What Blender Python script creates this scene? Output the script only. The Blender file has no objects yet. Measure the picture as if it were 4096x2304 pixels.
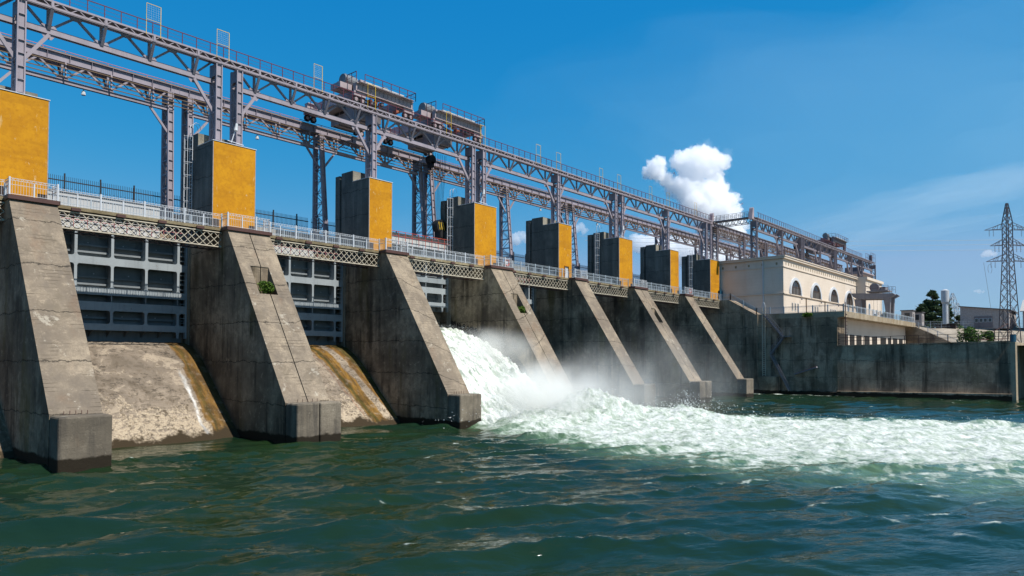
import bpy, bmesh, math, random
import numpy as np
from mathutils import Vector, Matrix, noise as mnoise

random.seed(7)
R = math.radians
sc = bpy.context.scene
COL = sc.collection

# ------------------------------------------------------------------ camera
CAM = Vector((-30.21, -58.20, 6.303)); YAW, PITCH, FPX = 0.71392, 0.03, 2816.53
cd = bpy.data.cameras.new("camera"); cam = bpy.data.objects.new("camera", cd); COL.objects.link(cam)
FW = Vector((math.cos(YAW)*math.cos(PITCH), math.sin(YAW)*math.cos(PITCH), math.sin(PITCH)))
RT = Vector((math.sin(YAW), -math.cos(YAW), 0)); UP = RT.cross(FW)
m = Matrix((RT, UP, -FW)).transposed().to_4x4(); m.translation = CAM
cam.matrix_world = m
cd.sensor_width = 36.0; cd.lens = FPX/4096*36.0; cd.shift_y = 195.1/4096
cd.clip_start = 0.3; cd.clip_end = 20000
sc.camera = cam

# ------------------------------------------------------------------ materials
MATS = {}
class NT:
    def __init__(s, name):
        s.m = bpy.data.materials.new(name); s.m.use_nodes = True
        s.t = s.m.node_tree; s.t.nodes.clear(); s.L = s.t.links
        s.out = s.t.nodes.new('ShaderNodeOutputMaterial'); s._pos = None
    def n(s, typ, **kw):
        x = s.t.nodes.new('ShaderNode'+typ)
        for k, v in kw.items(): setattr(x, k, v)
        return x
    def set(s, sock, v):
        if isinstance(v, bpy.types.NodeSocket): s.L.new(v, sock)
        elif isinstance(v, (tuple, list)):
            sock.default_value = tuple(v)+(1,) if (len(v) == 3 and sock.type == 'RGBA') else tuple(v)
        else: sock.default_value = v
    def pos(s):
        if s._pos is None: s._pos = s.n('NewGeometry').outputs['Position']
        return s._pos
    def mapv(s, v, scale=(1,1,1), loc=(0,0,0)):
        x = s.n('Mapping'); s.set(x.inputs[0], v); x.inputs['Scale'].default_value = scale; x.inputs['Location'].default_value = loc
        return x.outputs[0]
    def noise(s, v=None, scale=1, detail=4, rough=.55, dist=0, sc3=None, loc=(0,0,0)):
        v = v or s.pos()
        if sc3 or loc != (0,0,0): v = s.mapv(v, sc3 or (1,1,1), loc)
        x = s.n('TexNoise'); s.set(x.inputs['Vector'], v); x.inputs['Scale'].default_value = scale
        x.inputs['Detail'].default_value = detail; x.inputs['Roughness'].default_value = rough; x.inputs['Distortion'].default_value = dist
        return x.outputs['Fac']
    def math(s, op, a, b=0, c=0, clamp=False):
        x = s.n('Math', operation=op, use_clamp=clamp); s.set(x.inputs[0], a); s.set(x.inputs[1], b); s.set(x.inputs[2], c)
        return x.outputs[0]
    def vmath(s, op, a, b=(0,0,0)):
        x = s.n('VectorMath', operation=op); s.set(x.inputs[0], a); s.set(x.inputs[1], b)
        return x.outputs['Value'] if op in ('LENGTH','DOT_PRODUCT','DISTANCE') else x.outputs[0]
    def sm(s, v, a, b, lo=0., hi=1., kind='SMOOTHSTEP'):
        x = s.n('MapRange', interpolation_type=kind); s.set(x.inputs[0], v)
        for i, q in enumerate((a, b, lo, hi)): s.set(x.inputs[i+1], q)
        return x.outputs[0]
    def mix(s, f, a, b, blend='MIX'):
        x = s.n('Mix', data_type='RGBA', blend_type=blend); s.set(x.inputs[0], f); s.set(x.inputs[6], a); s.set(x.inputs[7], b)
        return x.outputs[2]
    def xyz(s, v=None):
        x = s.n('SeparateXYZ'); s.set(x.inputs[0], v or s.pos()); return x.outputs
    def comb(s, x, y, z):
        c = s.n('CombineXYZ'); s.set(c.inputs[0], x); s.set(c.inputs[1], y); s.set(c.inputs[2], z); return c.outputs[0]
    def bump(s, h, strength=.4, dist=.05, normal=None):
        x = s.n('Bump'); s.set(x.inputs['Height'], h); x.inputs['Strength'].default_value = strength; x.inputs['Distance'].default_value = dist
        if normal: s.set(x.inputs['Normal'], normal)
        return x.outputs[0]
    def bsdf(s, color, rough=.8, metal=0, normal=None, spec=.3, link=True, **kw):
        x = s.n('BsdfPrincipled'); s.set(x.inputs['Base Color'], color); s.set(x.inputs['Roughness'], rough)
        x.inputs['Metallic'].default_value = metal; x.inputs['Specular IOR Level'].default_value = spec
        if normal: s.set(x.inputs['Normal'], normal)
        for k, v in kw.items(): s.set(x.inputs[k], v)
        if link: s.L.new(x.outputs[0], s.out.inputs['Surface'])
        return x.outputs[0]

def concrete(name, light, dark, streak=(.06,.055,.045), streak_amt=.6, board=.5, joint=3.1, wl=True, mottle=.5, rust=0., patches=0., axis='z', moss=0.):
    t = NT(name); P = t.pos(); X, Y, Z = t.xyz()
    big = t.noise(scale=.22, detail=6, rough=.6); mid = t.noise(scale=1.3, detail=8, rough=.65); fine = t.noise(scale=9, detail=8, rough=.7)
    c = t.mix(t.sm(big, .35, .65), dark, light)
    c = t.mix(t.sm(mid, .38, .72, 0, mottle), c, dark)
    blot = t.noise(scale=.62, detail=8, rough=.7, dist=.4, loc=(2, 5, 11)); c = t.mix(t.sm(blot, .52, .64, 0, mottle*.85), c, tuple(v*.42 for v in light)); blo2 = t.noise(scale=1.9, detail=9, rough=.72, loc=(7, 1, 4)); c = t.mix(t.sm(blo2, .54, .66, 0, mottle*.6), c, tuple(min(1, v*1.25) for v in light))
    c = t.mix(t.sm(fine, .38, .66, .0, .5), c, tuple(v*.45 for v in light))
    # vertical runs of damp and soot
    st = t.noise(scale=1.0, detail=7, rough=.68, sc3=(.9, .9, .055)); st2 = t.noise(scale=.30, detail=4, loc=(9, 3, 1))
    c = t.mix(t.math('MULTIPLY', t.sm(st, .44, .66, 0, streak_amt*.9), t.sm(st2, .36, .56)), c, streak)
    st3 = t.noise(scale=1.0, detail=6, rough=.66, sc3=(1.5, 1.5, .09), loc=(5, 8, 2)); c = t.mix(t.math('MULTIPLY', t.sm(st3, .52, .68, 0, streak_amt*.4), t.sm(st2, .62, .42)), c, streak)
    soot = t.noise(scale=.16, detail=7, rough=.66, dist=.5, sc3=(1, 1, .7), loc=(2, 9, 4)); c = t.mix(t.sm(soot, .50, .62, 0, streak_amt*.75), c, tuple(v*.6+d_*.4 for v, d_ in zip(streak, dark)))
    if moss:
        ms = t.noise(scale=1.0, detail=5, sc3=(.5, .5, .09), loc=(4, 7, 0))
        c = t.mix(t.sm(ms, .52, .72, 0, moss), c, (.11, .085, .018))
    h = t.math('ADD', t.math('MULTIPLY', fine, .5), mid)
    if board:     # form-board prints and pour joints
        wob = t.noise(scale=2.2, detail=4, sc3=(.3, 1, 1)); zz = t.math('ADD', Z, t.math('MULTIPLY', t.math('SUBTRACT', wob, .5), .10))
        fr = t.math('FRACT', t.math('MULTIPLY', zz, 1/.24)); ln = t.sm(t.math('ABSOLUTE', t.math('SUBTRACT', fr, .5)), .38, .49)
        pm = t.noise(scale=1.1, detail=5, sc3=(.5, 1, 1.1), loc=(3, 1, 8))
        ln = t.math('MULTIPLY', ln, t.sm(pm, .50, .64))
        c = t.mix(t.math('MULTIPLY', ln, board), c, tuple(v*.22 for v in light)); h = t.math('SUBTRACT', h, t.math('MULTIPLY', ln, .5*board))
    if joint:
        wob = t.noise(scale=.9, detail=6, rough=.7); sh = t.noise(scale=.05, detail=0, sc3=(1,.02,.02), loc=(.7,0,0)); zz = t.math('ADD', t.math('ADD', Z, t.math('MULTIPLY', sh, 19.)), t.math('MULTIPLY', t.math('SUBTRACT', wob, .5), .8))
        fr = t.math('FRACT', t.math('MULTIPLY', zz, 1/joint)); ln = t.sm(t.math('ABSOLUTE', t.math('SUBTRACT', fr, .5)), .485, .497)
        c = t.mix(t.math('MULTIPLY', ln, .75), c, (.02, .018, .015)); h = t.math('SUBTRACT', h, t.math('MULTIPLY', ln, .9))
    if patches:
        pn = t.noise(scale=.8, detail=9, rough=.72, dist=.3, loc=(5, 2, 2))
        c = t.mix(t.sm(pn, .60, .66, 0, patches), c, (.52, .47, .38))
    if rust:
        rn = t.noise(scale=1, detail=6, sc3=(.6, .6, .2), loc=(2, 8, 4)); c = t.mix(t.sm(rn, .55, .75, 0, rust), c, (.20, .09, .04))
    if wl:
        wn = t.noise(scale=.9, detail=6, rough=.65); lv = t.math('ADD', Z, t.math('MULTIPLY', t.math('SUBTRACT', wn, .5), -.7))
        c = t.mix(t.sm(lv, .55, .72, 1, 0), c, (.022, .017, .011))
    t.bsdf(c, .92, normal=t.bump(h, .55, .09), spec=.15)
    MATS[name] = t.m; return t.m

def paint(name, col, rough=.55, rust=.25, dirt=.35, scale=1.0, rustcol=(.16,.06,.02), metal=0., spec=.35):
    t = NT(name)
    n1 = t.noise(scale=.7*scale, detail=6); n2 = t.noise(scale=5*scale, detail=7, rough=.7); st = t.noise(scale=2*scale, detail=5, sc3=(1.5, 1.5, .12))
    c = t.mix(t.sm(n1, .35, .7, 0, dirt), col, tuple(v*.6 for v in col))
    c = t.mix(t.sm(st, .5, .75, 0, dirt), c, tuple(v*.5 for v in col))
    rm = t.math('MULTIPLY', t.sm(n2, .58, .70), t.sm(n1, .45, .62)); c = t.mix(t.math('MULTIPLY', rm, rust), c, rustcol)
    t.bsdf(c, t.sm(n2, .2, .8, rough-.1, rough+.15), metal=metal, normal=t.bump(n2, .12, .01), spec=spec)
    MATS[name] = t.m; return t.m

def flat(name, col, rough=.7, metal=0., spec=.3, **kw):
    t = NT(name); n = t.noise(scale=3, detail=5); c = t.mix(t.sm(n, .3, .75), col, tuple(v*.72 for v in col)); t.bsdf(c, rough, metal, spec=spec, **kw)
    MATS[name] = t.m; return t.m

concrete('slope_concrete', (.335,.268,.192), (.165,.132,.10), streak=(.12,.10,.082), streak_amt=.62, board=.8, mottle=.75, patches=.45, rust=.25)
concrete('side_concrete', (.44,.345,.24), (.125,.097,.071), streak=(.022,.018,.015), streak_amt=.95, board=.12, mottle=.75, moss=.6, patches=.12)
concrete('nose_concrete', (.255,.215,.162), (.12,.10,.076), streak=(.05,.045,.04), streak_amt=.85, board=.1, joint=0, patches=.35, rust=.2)
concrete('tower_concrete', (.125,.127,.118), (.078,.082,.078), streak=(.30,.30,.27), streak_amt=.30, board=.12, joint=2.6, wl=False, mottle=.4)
concrete('old_concrete', (.36,.32,.25), (.22,.20,.16), streak_amt=.5, board=.3, joint=0, wl=False)
concrete('deck_concrete', (.42,.34,.21), (.24,.18,.10), streak_amt=.4, board=0, joint=0, wl=False, patches=.3)
concrete('wall_concrete', (.48,.37,.26), (.20,.152,.107), streak=(.04,.03,.022), streak_amt=.95, board=.10, joint=2.9, moss=.22, patches=.12)
concrete('crest_concrete', (.40,.38,.34), (.28,.26,.23), board=.2, joint=0, wl=False)
concrete('terrace_concrete', (.44,.37,.27), (.31,.25,.175), streak=(.2,.13,.06), streak_amt=.6, board=.15, joint=0, wl=False)
concrete('bank_concrete', (.40,.345,.275), (.26,.22,.17), streak_amt=.3, board=0, joint=0, wl=False, moss=.2)
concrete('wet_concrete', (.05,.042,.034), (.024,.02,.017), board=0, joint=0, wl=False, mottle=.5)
paint('truss_paint', (.30,.262,.295), rust=.7, dirt=.40)
paint('shaded_truss_paint', (.20,.178,.20), rust=.5, dirt=.4)  # truss_paint darkened, so the powerhouse gantry's shade sits in its colour
paint('gate_paint', (.31,.345,.365), rust=.8, dirt=.35)
paint('gate_skin_paint', (.215,.235,.245), rust=.35, dirt=.45)
paint('gate_white_paint', (.46,.46,.45), rust=.35, dirt=.2)
paint('crane_paint', (.36,.29,.295), rust=.4, dirt=.35)
paint('crane_dark_paint', (.14,.128,.14), rust=.4, dirt=.4)
paint('red_rail_paint', (.11,.022,.035), rust=.2)
paint('pink_rail_paint', (.45,.16,.16), rust=.3)
paint('orange_rail_paint', (.45,.08,.05), rust=.2)
paint('white_paint', (.52,.54,.57), rust=.1, dirt=.12)
paint('pale_blue_paint', (.36,.41,.45), rust=.12, dirt=.2)
paint('cream_iron', (.50,.44,.34), rust=.6, dirt=.35, rustcol=(.20,.09,.03))
paint('brown_iron', (.085,.04,.032), rust=.4)
paint('black_iron', (.022,.024,.028), rust=.15)
paint('yellow_iron', (.72,.47,.04), rust=.15)
paint('cable_iron', (.16,.10,.05), rust=.5)
paint('pylon_iron', (.085,.07,.075), rust=.6)
paint('machine_paint', (.17,.18,.19), rust=.3, dirt=.5)
paint('brick_red_paint', (.32,.10,.05), rust=.3)
paint('goliath_paint', (.20,.19,.205), rust=.5)
flat('glass_dark', (.03,.035,.04), .12, spec=.6)
flat('curtain', (.16,.15,.14), .8)
flat('window_brown', (.10,.06,.045), .6)
flat('rubber', (.015,.015,.016), .7)
flat('opening_dark', (.018,.017,.016), .95)
flat('roof_sheet', (.42,.40,.37), .7)
flat('felt_roof', (.09,.085,.09), .9)
flat('grey_block', (.34,.31,.30), .9)
flat('tank_paint', (.45,.47,.49), .5)
flat('blue_paint', (.01,.075,.13), .5)
flat('dark_shingle', (.05,.035,.03), .9)
flat('bark', (.09,.065,.045), .95)
flat('lamp_glass', (.55,.57,.58), .2, spec=.5)
flat('wire_mesh', (.45,.50,.54), .5)
flat('duct_paint', (.62,.62,.60), .6)

def _yellow():
    t = NT('yellow_render')
    n1 = t.noise(scale=.55, detail=6, rough=.6); n2 = t.noise(scale=3.2, detail=8, rough=.68)
    dr = t.noise(scale=1, detail=6, rough=.62, sc3=(3.2, 3.2, .42), loc=(3, 5, 1)); band = t.noise(scale=1, detail=3, sc3=(.12, .12, .75), loc=(8, 1, 2))
    c = t.mix(t.sm(n1, .34, .66), (.54,.245,.007), (.455,.195,.006)); c = t.mix(t.sm(n2, .42, .7, 0, .55), c, (.35,.14,.006))
    c = t.mix(t.sm(band, .52, .60, 0, .35), c, (.31,.125,.006))
    c = t.mix(t.math('MULTIPLY', t.sm(dr, .63, .72), t.sm(n1, .46, .60, 0, .7)), c, (.62,.45,.22))
    pt_ = t.noise(scale=2.2, detail=9, rough=.7, sc3=(1.4,1.4,.7), loc=(1,7,3)); c = t.mix(t.math('MULTIPLY', t.sm(pt_, .60, .68, 0, .7), t.sm(n1, .40, .62)), c, (.66,.52,.30))
    t.bsdf(c, .8, normal=t.bump(n2, .15, .02), spec=.2); MATS['yellow_render'] = t.m
_yellow()

def _plaster():
    t = NT('cream_plaster'); X, Y, Z = t.xyz()
    n1 = t.noise(scale=.3, detail=6); n2 = t.noise(scale=4, detail=6)
    c = t.mix(t.sm(n1, .35, .68), (.62,.535,.45), (.57,.485,.40)); c = t.mix(t.sm(n2, .4, .75, 0, .25), c, (.49,.42,.32))
    fr = t.math('FRACT', t.math('MULTIPLY', Z, 1/.62)); ln = t.sm(t.math('ABSOLUTE', t.math('SUBTRACT', fr, .5)), .46, .5)
    c = t.mix(t.math('MULTIPLY', ln, .28), c, (.33,.25,.17))
    st = t.noise(scale=1, detail=5, sc3=(.8, .8, .08)); c = t.mix(t.sm(st, .56, .78, 0, .35), c, (.45,.35,.24))
    t.bsdf(c, .9, normal=t.bump(n2, .1, .02), spec=.15); MATS['cream_plaster'] = t.m
_plaster()

def ogee_mat(name, x0, x1, bands, deposit=.75):
    """weathered spillway concrete; bands = (start, end, colour) in fractions of the bay width, measured at the lip"""
    t = NT(name); X, Y, Z = t.xyz()
    big = t.noise(scale=.35, detail=7, rough=.62); mid = t.noise(scale=1.7, detail=9, rough=.68); fine = t.noise(scale=10, detail=8, rough=.7)
    c = t.mix(t.sm(big, .35, .65), (.165,.134,.104), (.275,.222,.168)); c = t.mix(t.sm(mid, .45, .68, 0, .7), c, (.16,.125,.09))
    c = t.mix(t.sm(fine, .4, .75, 0, .4), c, (.12,.10,.08))
    cr = t.noise(scale=.55, detail=8, rough=.6, sc3=(.35, 1, 1.4), loc=(1, 4, 7)); crk = t.sm(t.math('ABSOLUTE', t.math('SUBTRACT', cr, .5)), 0, .014, 1, 0)
    cr2 = t.noise(scale=.8, detail=9, rough=.66, sc3=(.25, 1, 1.6), loc=(7, 2, 3)); crk = t.math('MAXIMUM', crk, t.sm(t.math('ABSOLUTE', t.math('SUBTRACT', cr2, .46)), 0, .018, 1, 0))
    c = t.mix(t.math('MULTIPLY', crk, t.sm(mid, .45, .55, 0, .9)), c, (.03,.025,.02))
    ero = t.noise(scale=.7, detail=10, rough=.68, dist=.6, loc=(8, 1, 3)); c = t.mix(t.sm(ero, .55, .60, 0, .5), c, (.40,.33,.245)); c = t.mix(t.sm(ero, .40, .47, .6, 0), c, (.11,.088,.065))
    dn = t.noise(scale=3.2, detail=12, rough=.80, dist=.5, loc=(6, 6, 2)); dz = t.sm(t.math('ADD', Z, t.math('MULTIPLY', t.math('SUBTRACT', big, .5), 7)), 1.2, 4.6, .10, -.16)
    c = t.mix(t.math('MULTIPLY', t.sm(t.math('ADD', dn, dz), .52, .62), deposit), c, t.mix(t.sm(fine, .4, .65), (.52,.43,.31), (.32,.245,.165)))
    drk = t.noise(scale=1.9, detail=11, rough=.75, dist=.5, loc=(1, 9, 5)); c = t.mix(t.math('MULTIPLY', t.sm(drk, .54, .60, 0, .85), t.sm(Z, 1.0, 5.5, 1, .4)), c, (.07,.05,.03))
    u = t.math('DIVIDE', t.math('SUBTRACT', X, x0), x1-x0)
    wob = t.math('MULTIPLY', t.math('SUBTRACT', t.noise(scale=1, detail=5, sc3=(1, .5, .5), loc=(2, 2, 9)), .5), .10)
    u = t.math('ADD', t.math('ADD', u, wob), t.math('MULTIPLY', t.math('SUBTRACT', 4, Z), -.02 if name.endswith('2') else 0.))
    for a, b, col, al in bands:
        al_ = t.math('MULTIPLY', t.sm(t.math('ADD', Z, t.math('MULTIPLY', t.math('SUBTRACT', mid, .5), 1.5)), 4.6, 5.6, 1, 0), al) if col == white_ else al
        k = t.math('MULTIPLY', t.sm(u, a, a+.02), t.sm(u, b-.02, b, 1, 0)); k = t.math('MULTIPLY', k, al_)
        vn = t.noise(scale=1.5, detail=7, rough=.65, sc3=(1.6, .35, .35), loc=(a*9, 3, 1))
        cc = t.mix(t.sm(vn, .32, .62), col, tuple(v*.30 for v in col)); cc = t.mix(t.sm(fine, .35, .7, 0, .5), cc, tuple(v*.4 for v in col)); c = t.mix(t.math('MULTIPLY', k, t.sm(mid, .28, .50, .35, 1)), c, cc)
    wn = t.noise(scale=.7, detail=7, rough=.65, loc=(3, 0, 0)); lv = t.math('ADD', Z, t.math('MULTIPLY', t.math('SUBTRACT', wn, .5), -2.4))
    c = t.mix(t.sm(lv, .35, .75, 1, 0), c, (.035,.024,.012))
    t.bsdf(c, .85, normal=t.bump(t.math('ADD', mid, t.math('MULTIPLY', fine, .5)), .8, .15), spec=.2); MATS[name] = t.m
    return t.m

# ------------------------------------------------------------------ mesh builder
class MB:
    def __init__(s): s.v = []; s.f = []; s.mi = []
    def add(s, vs, fs, mi=0):
        o = len(s.v); s.v += [tuple(p) for p in vs]; s.f += [tuple(i+o for i in f) for f in fs]; s.mi += [mi]*len(fs); return s
    def box(s, x0, x1, y0, y1, z0, z1, mi=0):
        return s.add([(x0,y0,z0),(x1,y0,z0),(x1,y1,z0),(x0,y1,z0),(x0,y0,z1),(x1,y0,z1),(x1,y1,z1),(x0,y1,z1)],
                     [(0,3,2,1),(4,5,6,7),(0,1,5,4),(1,2,6,5),(2,3,7,6),(3,0,4,7)], mi)
    def bar(s, p, q, w, h=None, up=(0,0,1), mi=0):
        p, q = Vector(p), Vector(q); h = h or w; d = (q-p)
        if d.length < 1e-6: return s
        d.normalize(); u = Vector(up)
        if abs(d.dot(u)) > .98: u = Vector((0,1,0)) if abs(d.y) < .9 else Vector((1,0,0))
        a = d.cross(u).normalized()*(w/2); b = a.normalized().cross(d).normalized()*(h/2)
        vs = [p-a-b, p+a-b, p+a+b, p-a+b, q-a-b, q+a-b, q+a+b, q-a+b]
        return s.add(vs, [(0,1,2,3),(7,6,5,4),(0,4,5,1),(1,5,6,2),(2,6,7,3),(3,7,4,0)], mi)
    def cyl(s, p, q, r0, r1=None, n=10, cap=True, mi=0):
        p, q = Vector(p), Vector(q); r1 = r0 if r1 is None else r1; d = (q-p).normalized()
        u = Vector((0,0,1)) if abs(d.z) < .95 else Vector((1,0,0)); a = d.cross(u).normalized(); b = d.cross(a).normalized()
        vs = []
        for c, r in ((p, r0), (q, r1)):
            for i in range(n):
                t = 2*math.pi*i/n; vs.append(c+a*math.cos(t)*r+b*math.sin(t)*r)
        fs = [(i, i+n, (i+1)%n+n, (i+1)%n) for i in range(n)]
        if cap: fs += [tuple(range(n)), tuple(range(2*n-1, n-1, -1))]
        return s.add(vs, fs, mi)
    def tube(s, pts, r, n=5, mi=0):
        for a, b in zip(pts, pts[1:]): s.cyl(a, b, r, r, n, False, mi)
        return s
    def prism(s, poly, axis, a, b, mi=0, mis=None):
        """poly of 2D points extruded along axis from a to b"""
        n = len(poly)
        def P(p, t):
            return {'x': (t, p[0], p[1]), 'y': (p[0], t, p[1]), 'z': (p[0], p[1], t)}[axis]
        vs = [P(p, a) for p in poly]+[P(p, b) for p in poly]
        s.add(vs, [tuple(range(n)), tuple(range(2*n-1, n-1, -1))], mi)
        o = len(s.v)-2*n
        for i in range(n):
            j = (i+1) % n; s.f.append((o+i, o+i+n, o+j+n, o+j)); s.mi.append(mis[i] if mis else mi)
        return s
    def build(s, name, mat, parent=None, smooth=False, loc=None, bevel=0):
        me = bpy.data.meshes.new(name)
        o3 = Vector(loc) if loc else Vector((0,0,0))
        me.from_pydata([tuple(Vector(p)-o3) for p in s.v], [], s.f)
        mats = mat if isinstance(mat, (list, tuple)) else [mat]
        for k in mats: me.materials.append(MATS[k])
        if len(mats) > 1: me.polygons.foreach_set('material_index', s.mi)
        bm = bmesh.new(); bm.from_mesh(me); bmesh.ops.recalc_face_normals(bm, faces=bm.faces); bm.to_mesh(me); bm.free()
        if smooth: me.polygons.foreach_set('use_smooth', [True]*len(me.polygons))
        ob = bpy.data.objects.new(name, me); COL.objects.link(ob); ob.location = o3
        if parent is not None: put(ob, parent)
        if bevel:
            bv = ob.modifiers.new('b', 'BEVEL'); bv.width = bevel; bv.segments = 2; bv.limit_method = 'ANGLE'
        return ob
def put(o, parent):
    """parent o while keeping its world place (all parents are unrotated)"""
    w = Vector(parent.get('wloc', (0,0,0))); o.parent = parent
    o['_w'] = 0; del o['_w']
    o.matrix_parent_inverse = Matrix.Translation(-w)
def tag(o, label, cat, group=None):
    o['label'] = label; o['category'] = cat
    if group: o['group'] = group
    return o
def thing(name, loc, label, cat, group=None):
    o = bpy.data.objects.new(name, None); COL.objects.link(o); o.location = loc; o.empty_display_size = .2
    o['wloc'] = tuple(float(x) for x in loc)
    return tag(o, label, cat, group)
def struct(o, kind='structure'):
    o['kind'] = kind; return o
def evalmesh(o):
    dg = bpy.context.evaluated_depsgraph_get(); dg.update()
    me = bpy.data.meshes.new_from_object(o.evaluated_get(dg)); old = o.data; o.modifiers.clear(); o.data = me; me.name = o.name
    return o
def cut(o, boxes):
    """carve box-shaped recesses out of a mesh"""
    tmp = []
    for b in boxes:
        c = MB().box(*b).build('cutter', 'old_concrete'); tmp.append(c)
        md = o.modifiers.new('c', 'BOOLEAN'); md.operation = 'DIFFERENCE'; md.object = c; md.solver = 'EXACT'
    evalmesh(o)
    for c in tmp: bpy.data.objects.remove(c)

ORD = ['zeroth','first','second','third','fourth','fifth','sixth','seventh','eighth']
# ------------------------------------------------------------------ dam layout
XC = [-31.7, -15.58, 0.0, 16.0, 32.0, 48.21, 64.0, 79.79, 95.70]      # pier centres
def wide(i): return i % 2 == 0
HP = [1.90 if wide(i) else 1.406 for i in range(9)]                     # half width of the pier
HT = [1.963 if wide(i) else 1.518 for i in range(9)]                    # half width of the tower
SL_T, SL_B, NOSE = (-2.61, 16.88), (-11.63, 2.99), -13.24
def bay(i):                                                            # clear opening between pier i and i+1
    a = XC[i]+HP[i]; b = XC[i+1]-HP[i+1]
    if i == 7: b = 94.2
    if i == 0: a = -29.8
    return a, b

# ---------------- piers
niche = {2: (-.95,.68,11.45), 4: (31.38,32.65,11.45), 6: (63.6,64.85,11.6)}
for i in range(1, 8):
    xc, hp = XC[i], HP[i]
    t = thing('dam_pier', (xc, -6, 0), f'sloping concrete pier under the {ORD[i]} yellow tower from the left' + (', split by a joint' if wide(i) else ''), 'dam pier', 'concrete piers of the dam')
    parts = [(xc-hp, xc-.04), (xc+.04, xc+hp)] if wide(i) else [(xc-hp, xc+hp)]
    prof = [(6.0,16.86), (SL_T[0],16.86), SL_T, SL_B, (SL_B[0],-4), (6.0,-4)]
    prof = [(6.0,16.88), SL_T, SL_B, (SL_B[0],-4), (6.0,-4)]
    for k, (a, b) in enumerate(parts):
        o = MB().prism(prof, 'x', a, b, 0, [1,1,0,0,0]).build('body', ['side_concrete','slope_concrete'], t)
        if i in niche:
            n = niche[i]; lo, hi = max(n[0], a-.5), min(n[1], b+.5)
            cut(o, [(lo, hi, -9, -4.55, n[2], 13.82)])
        else: pass
        MB().box(a, b, NOSE, SL_B[0], -4, 2.985).build('nose_block', 'nose_concrete', t, bevel=.12)
    if wide(i): MB().box(xc-.04, xc+.04, -10.9, 5.9, -3.9, 15.6 if False else 2.5).build('joint_filler', 'opening_dark', t)
    MB().box(xc-hp-.06, xc+hp+.06, -2.78, -.3, 16.9, 17.12).build('platform_slab', 'deck_concrete', t)
    MB().box(xc-hp-.08, xc+hp+.08, -2.84, -2.785, 16.86, 17.14).box(xc-hp-.12, xc-hp-.065, -2.84, -1.8, 16.86, 17.14).box(xc+hp+.065, xc+hp+.12, -2.84, -1.8, 16.86, 17.14).build('slab_edging', 'brown_iron', t)
    # gate-slot strip standing proud of the left face
    MB().box(xc-hp-.12, xc-hp-.003, 4.0, 4.6, 7.3, 16.7).build('slot_strip', 'old_concrete', t)
    if i == 4:
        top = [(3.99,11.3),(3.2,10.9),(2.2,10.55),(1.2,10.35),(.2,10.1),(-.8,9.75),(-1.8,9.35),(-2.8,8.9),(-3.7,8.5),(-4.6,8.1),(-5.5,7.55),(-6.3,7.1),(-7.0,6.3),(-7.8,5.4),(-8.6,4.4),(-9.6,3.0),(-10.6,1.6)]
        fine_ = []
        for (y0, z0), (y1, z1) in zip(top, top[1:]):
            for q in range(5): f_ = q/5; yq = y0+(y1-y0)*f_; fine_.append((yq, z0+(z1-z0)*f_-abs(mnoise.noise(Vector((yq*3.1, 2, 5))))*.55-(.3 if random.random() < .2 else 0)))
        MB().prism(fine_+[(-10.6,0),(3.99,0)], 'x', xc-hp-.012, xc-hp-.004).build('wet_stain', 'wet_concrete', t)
    if i in (1,2,3):
        mb = MB()
        for q in range(5): x = xc-hp*.5+q*hp*.22; mb.bar((x,-11.75,2.98), (x,-11.75,3.22), .03)
        mb.build('rebar_stub', 'brown_iron', t)

# ---------------- spillway slopes
OG = [(5.6,7.62),(5.0,7.66),(4.37,7.60),(3.6,7.32),(2.9,6.98),(2.1,6.5),(1.4,6.02),(.6,5.3),(0,4.76),(-1.2,3.62),(-2.0,2.85),(-3,1.93),(-4,1.02),(-5,.1),(-6.2,-1.0),(-8,-2.4)]
ochre, moss_, white_, grey_ = (.20,.105,.022), (.075,.072,.015), (.78,.76,.72), (.27,.235,.19)
og_bands = {0: [(-.5,1.5,(.24,.15,.08),.85),(.72,.86,ochre,.9)], 1: [(.79,.83,white_,.9),(.835,1.3,ochre,.95),(.86,.90,moss_,.6),(.95,1.3,(.10,.062,.02),.6)],
            2: [(.645,.675,(.30,.13,.07),.7),(.67,.83,(.25,.13,.02),.95),(.69,.75,moss_,.75),(.885,1.3,(.24,.12,.02),.95),(.94,1.3,moss_,.75)], 3: []}
for i in range(0, 4):
    a, b = bay(i); ogee_mat('spill_%d' % i, a, b, og_bands[i])
    mb = MB(); n = 40
    for k in range(n+1):
        x = a+(b-a)*k/n
        for (y, z) in OG: 
            d = mnoise.fractal(Vector((x*.8, y*.8, i*7.0)), .8, 2.0, 5)*.05
            mb.v.append((x, y, z+d))
    q = len(OG)
    for k in range(n):
        for j in range(q-1): mb.f.append((k*q+j, k*q+j+1, (k+1)*q+j+1, (k+1)*q+j)); mb.mi.append(0)
    mb.box(a, b, 5.62, 7, -3, 7.5)
    o = mb.build('spillway_slope', 'spill_%d' % i, smooth=False, loc=((a+b)/2, 0, 0))
    desc = ['concrete spillway slope at the far left edge beyond the leftmost pier', 'pale weathered spillway slope with ochre streak, between the two leftmost piers',
            'mossy ochre-striped spillway slope between the second and third piers from the left', 'spillway slope under the white rushing water'][i]
    tag(o, desc, 'spillway', 'spillway slopes')

# ---------------- crest of the dam
t = thing('dam_crest', (30, 9, 14), 'long concrete dam crest and road deck behind the towers', 'dam crest')
MB().box(-62, 94, 5.86, 14, 9, 17.3).build('road_deck', 'side_concrete', t)
MB().box(1.95, 11.5, 5.3, 5.8, 16.7, 17.5).build('kerb', 'gate_white_paint', t)
MB().box(-62, 94, 12.7, 13.3, 17.31, 20.6).build('parapet', 'crest_concrete', t)

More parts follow.
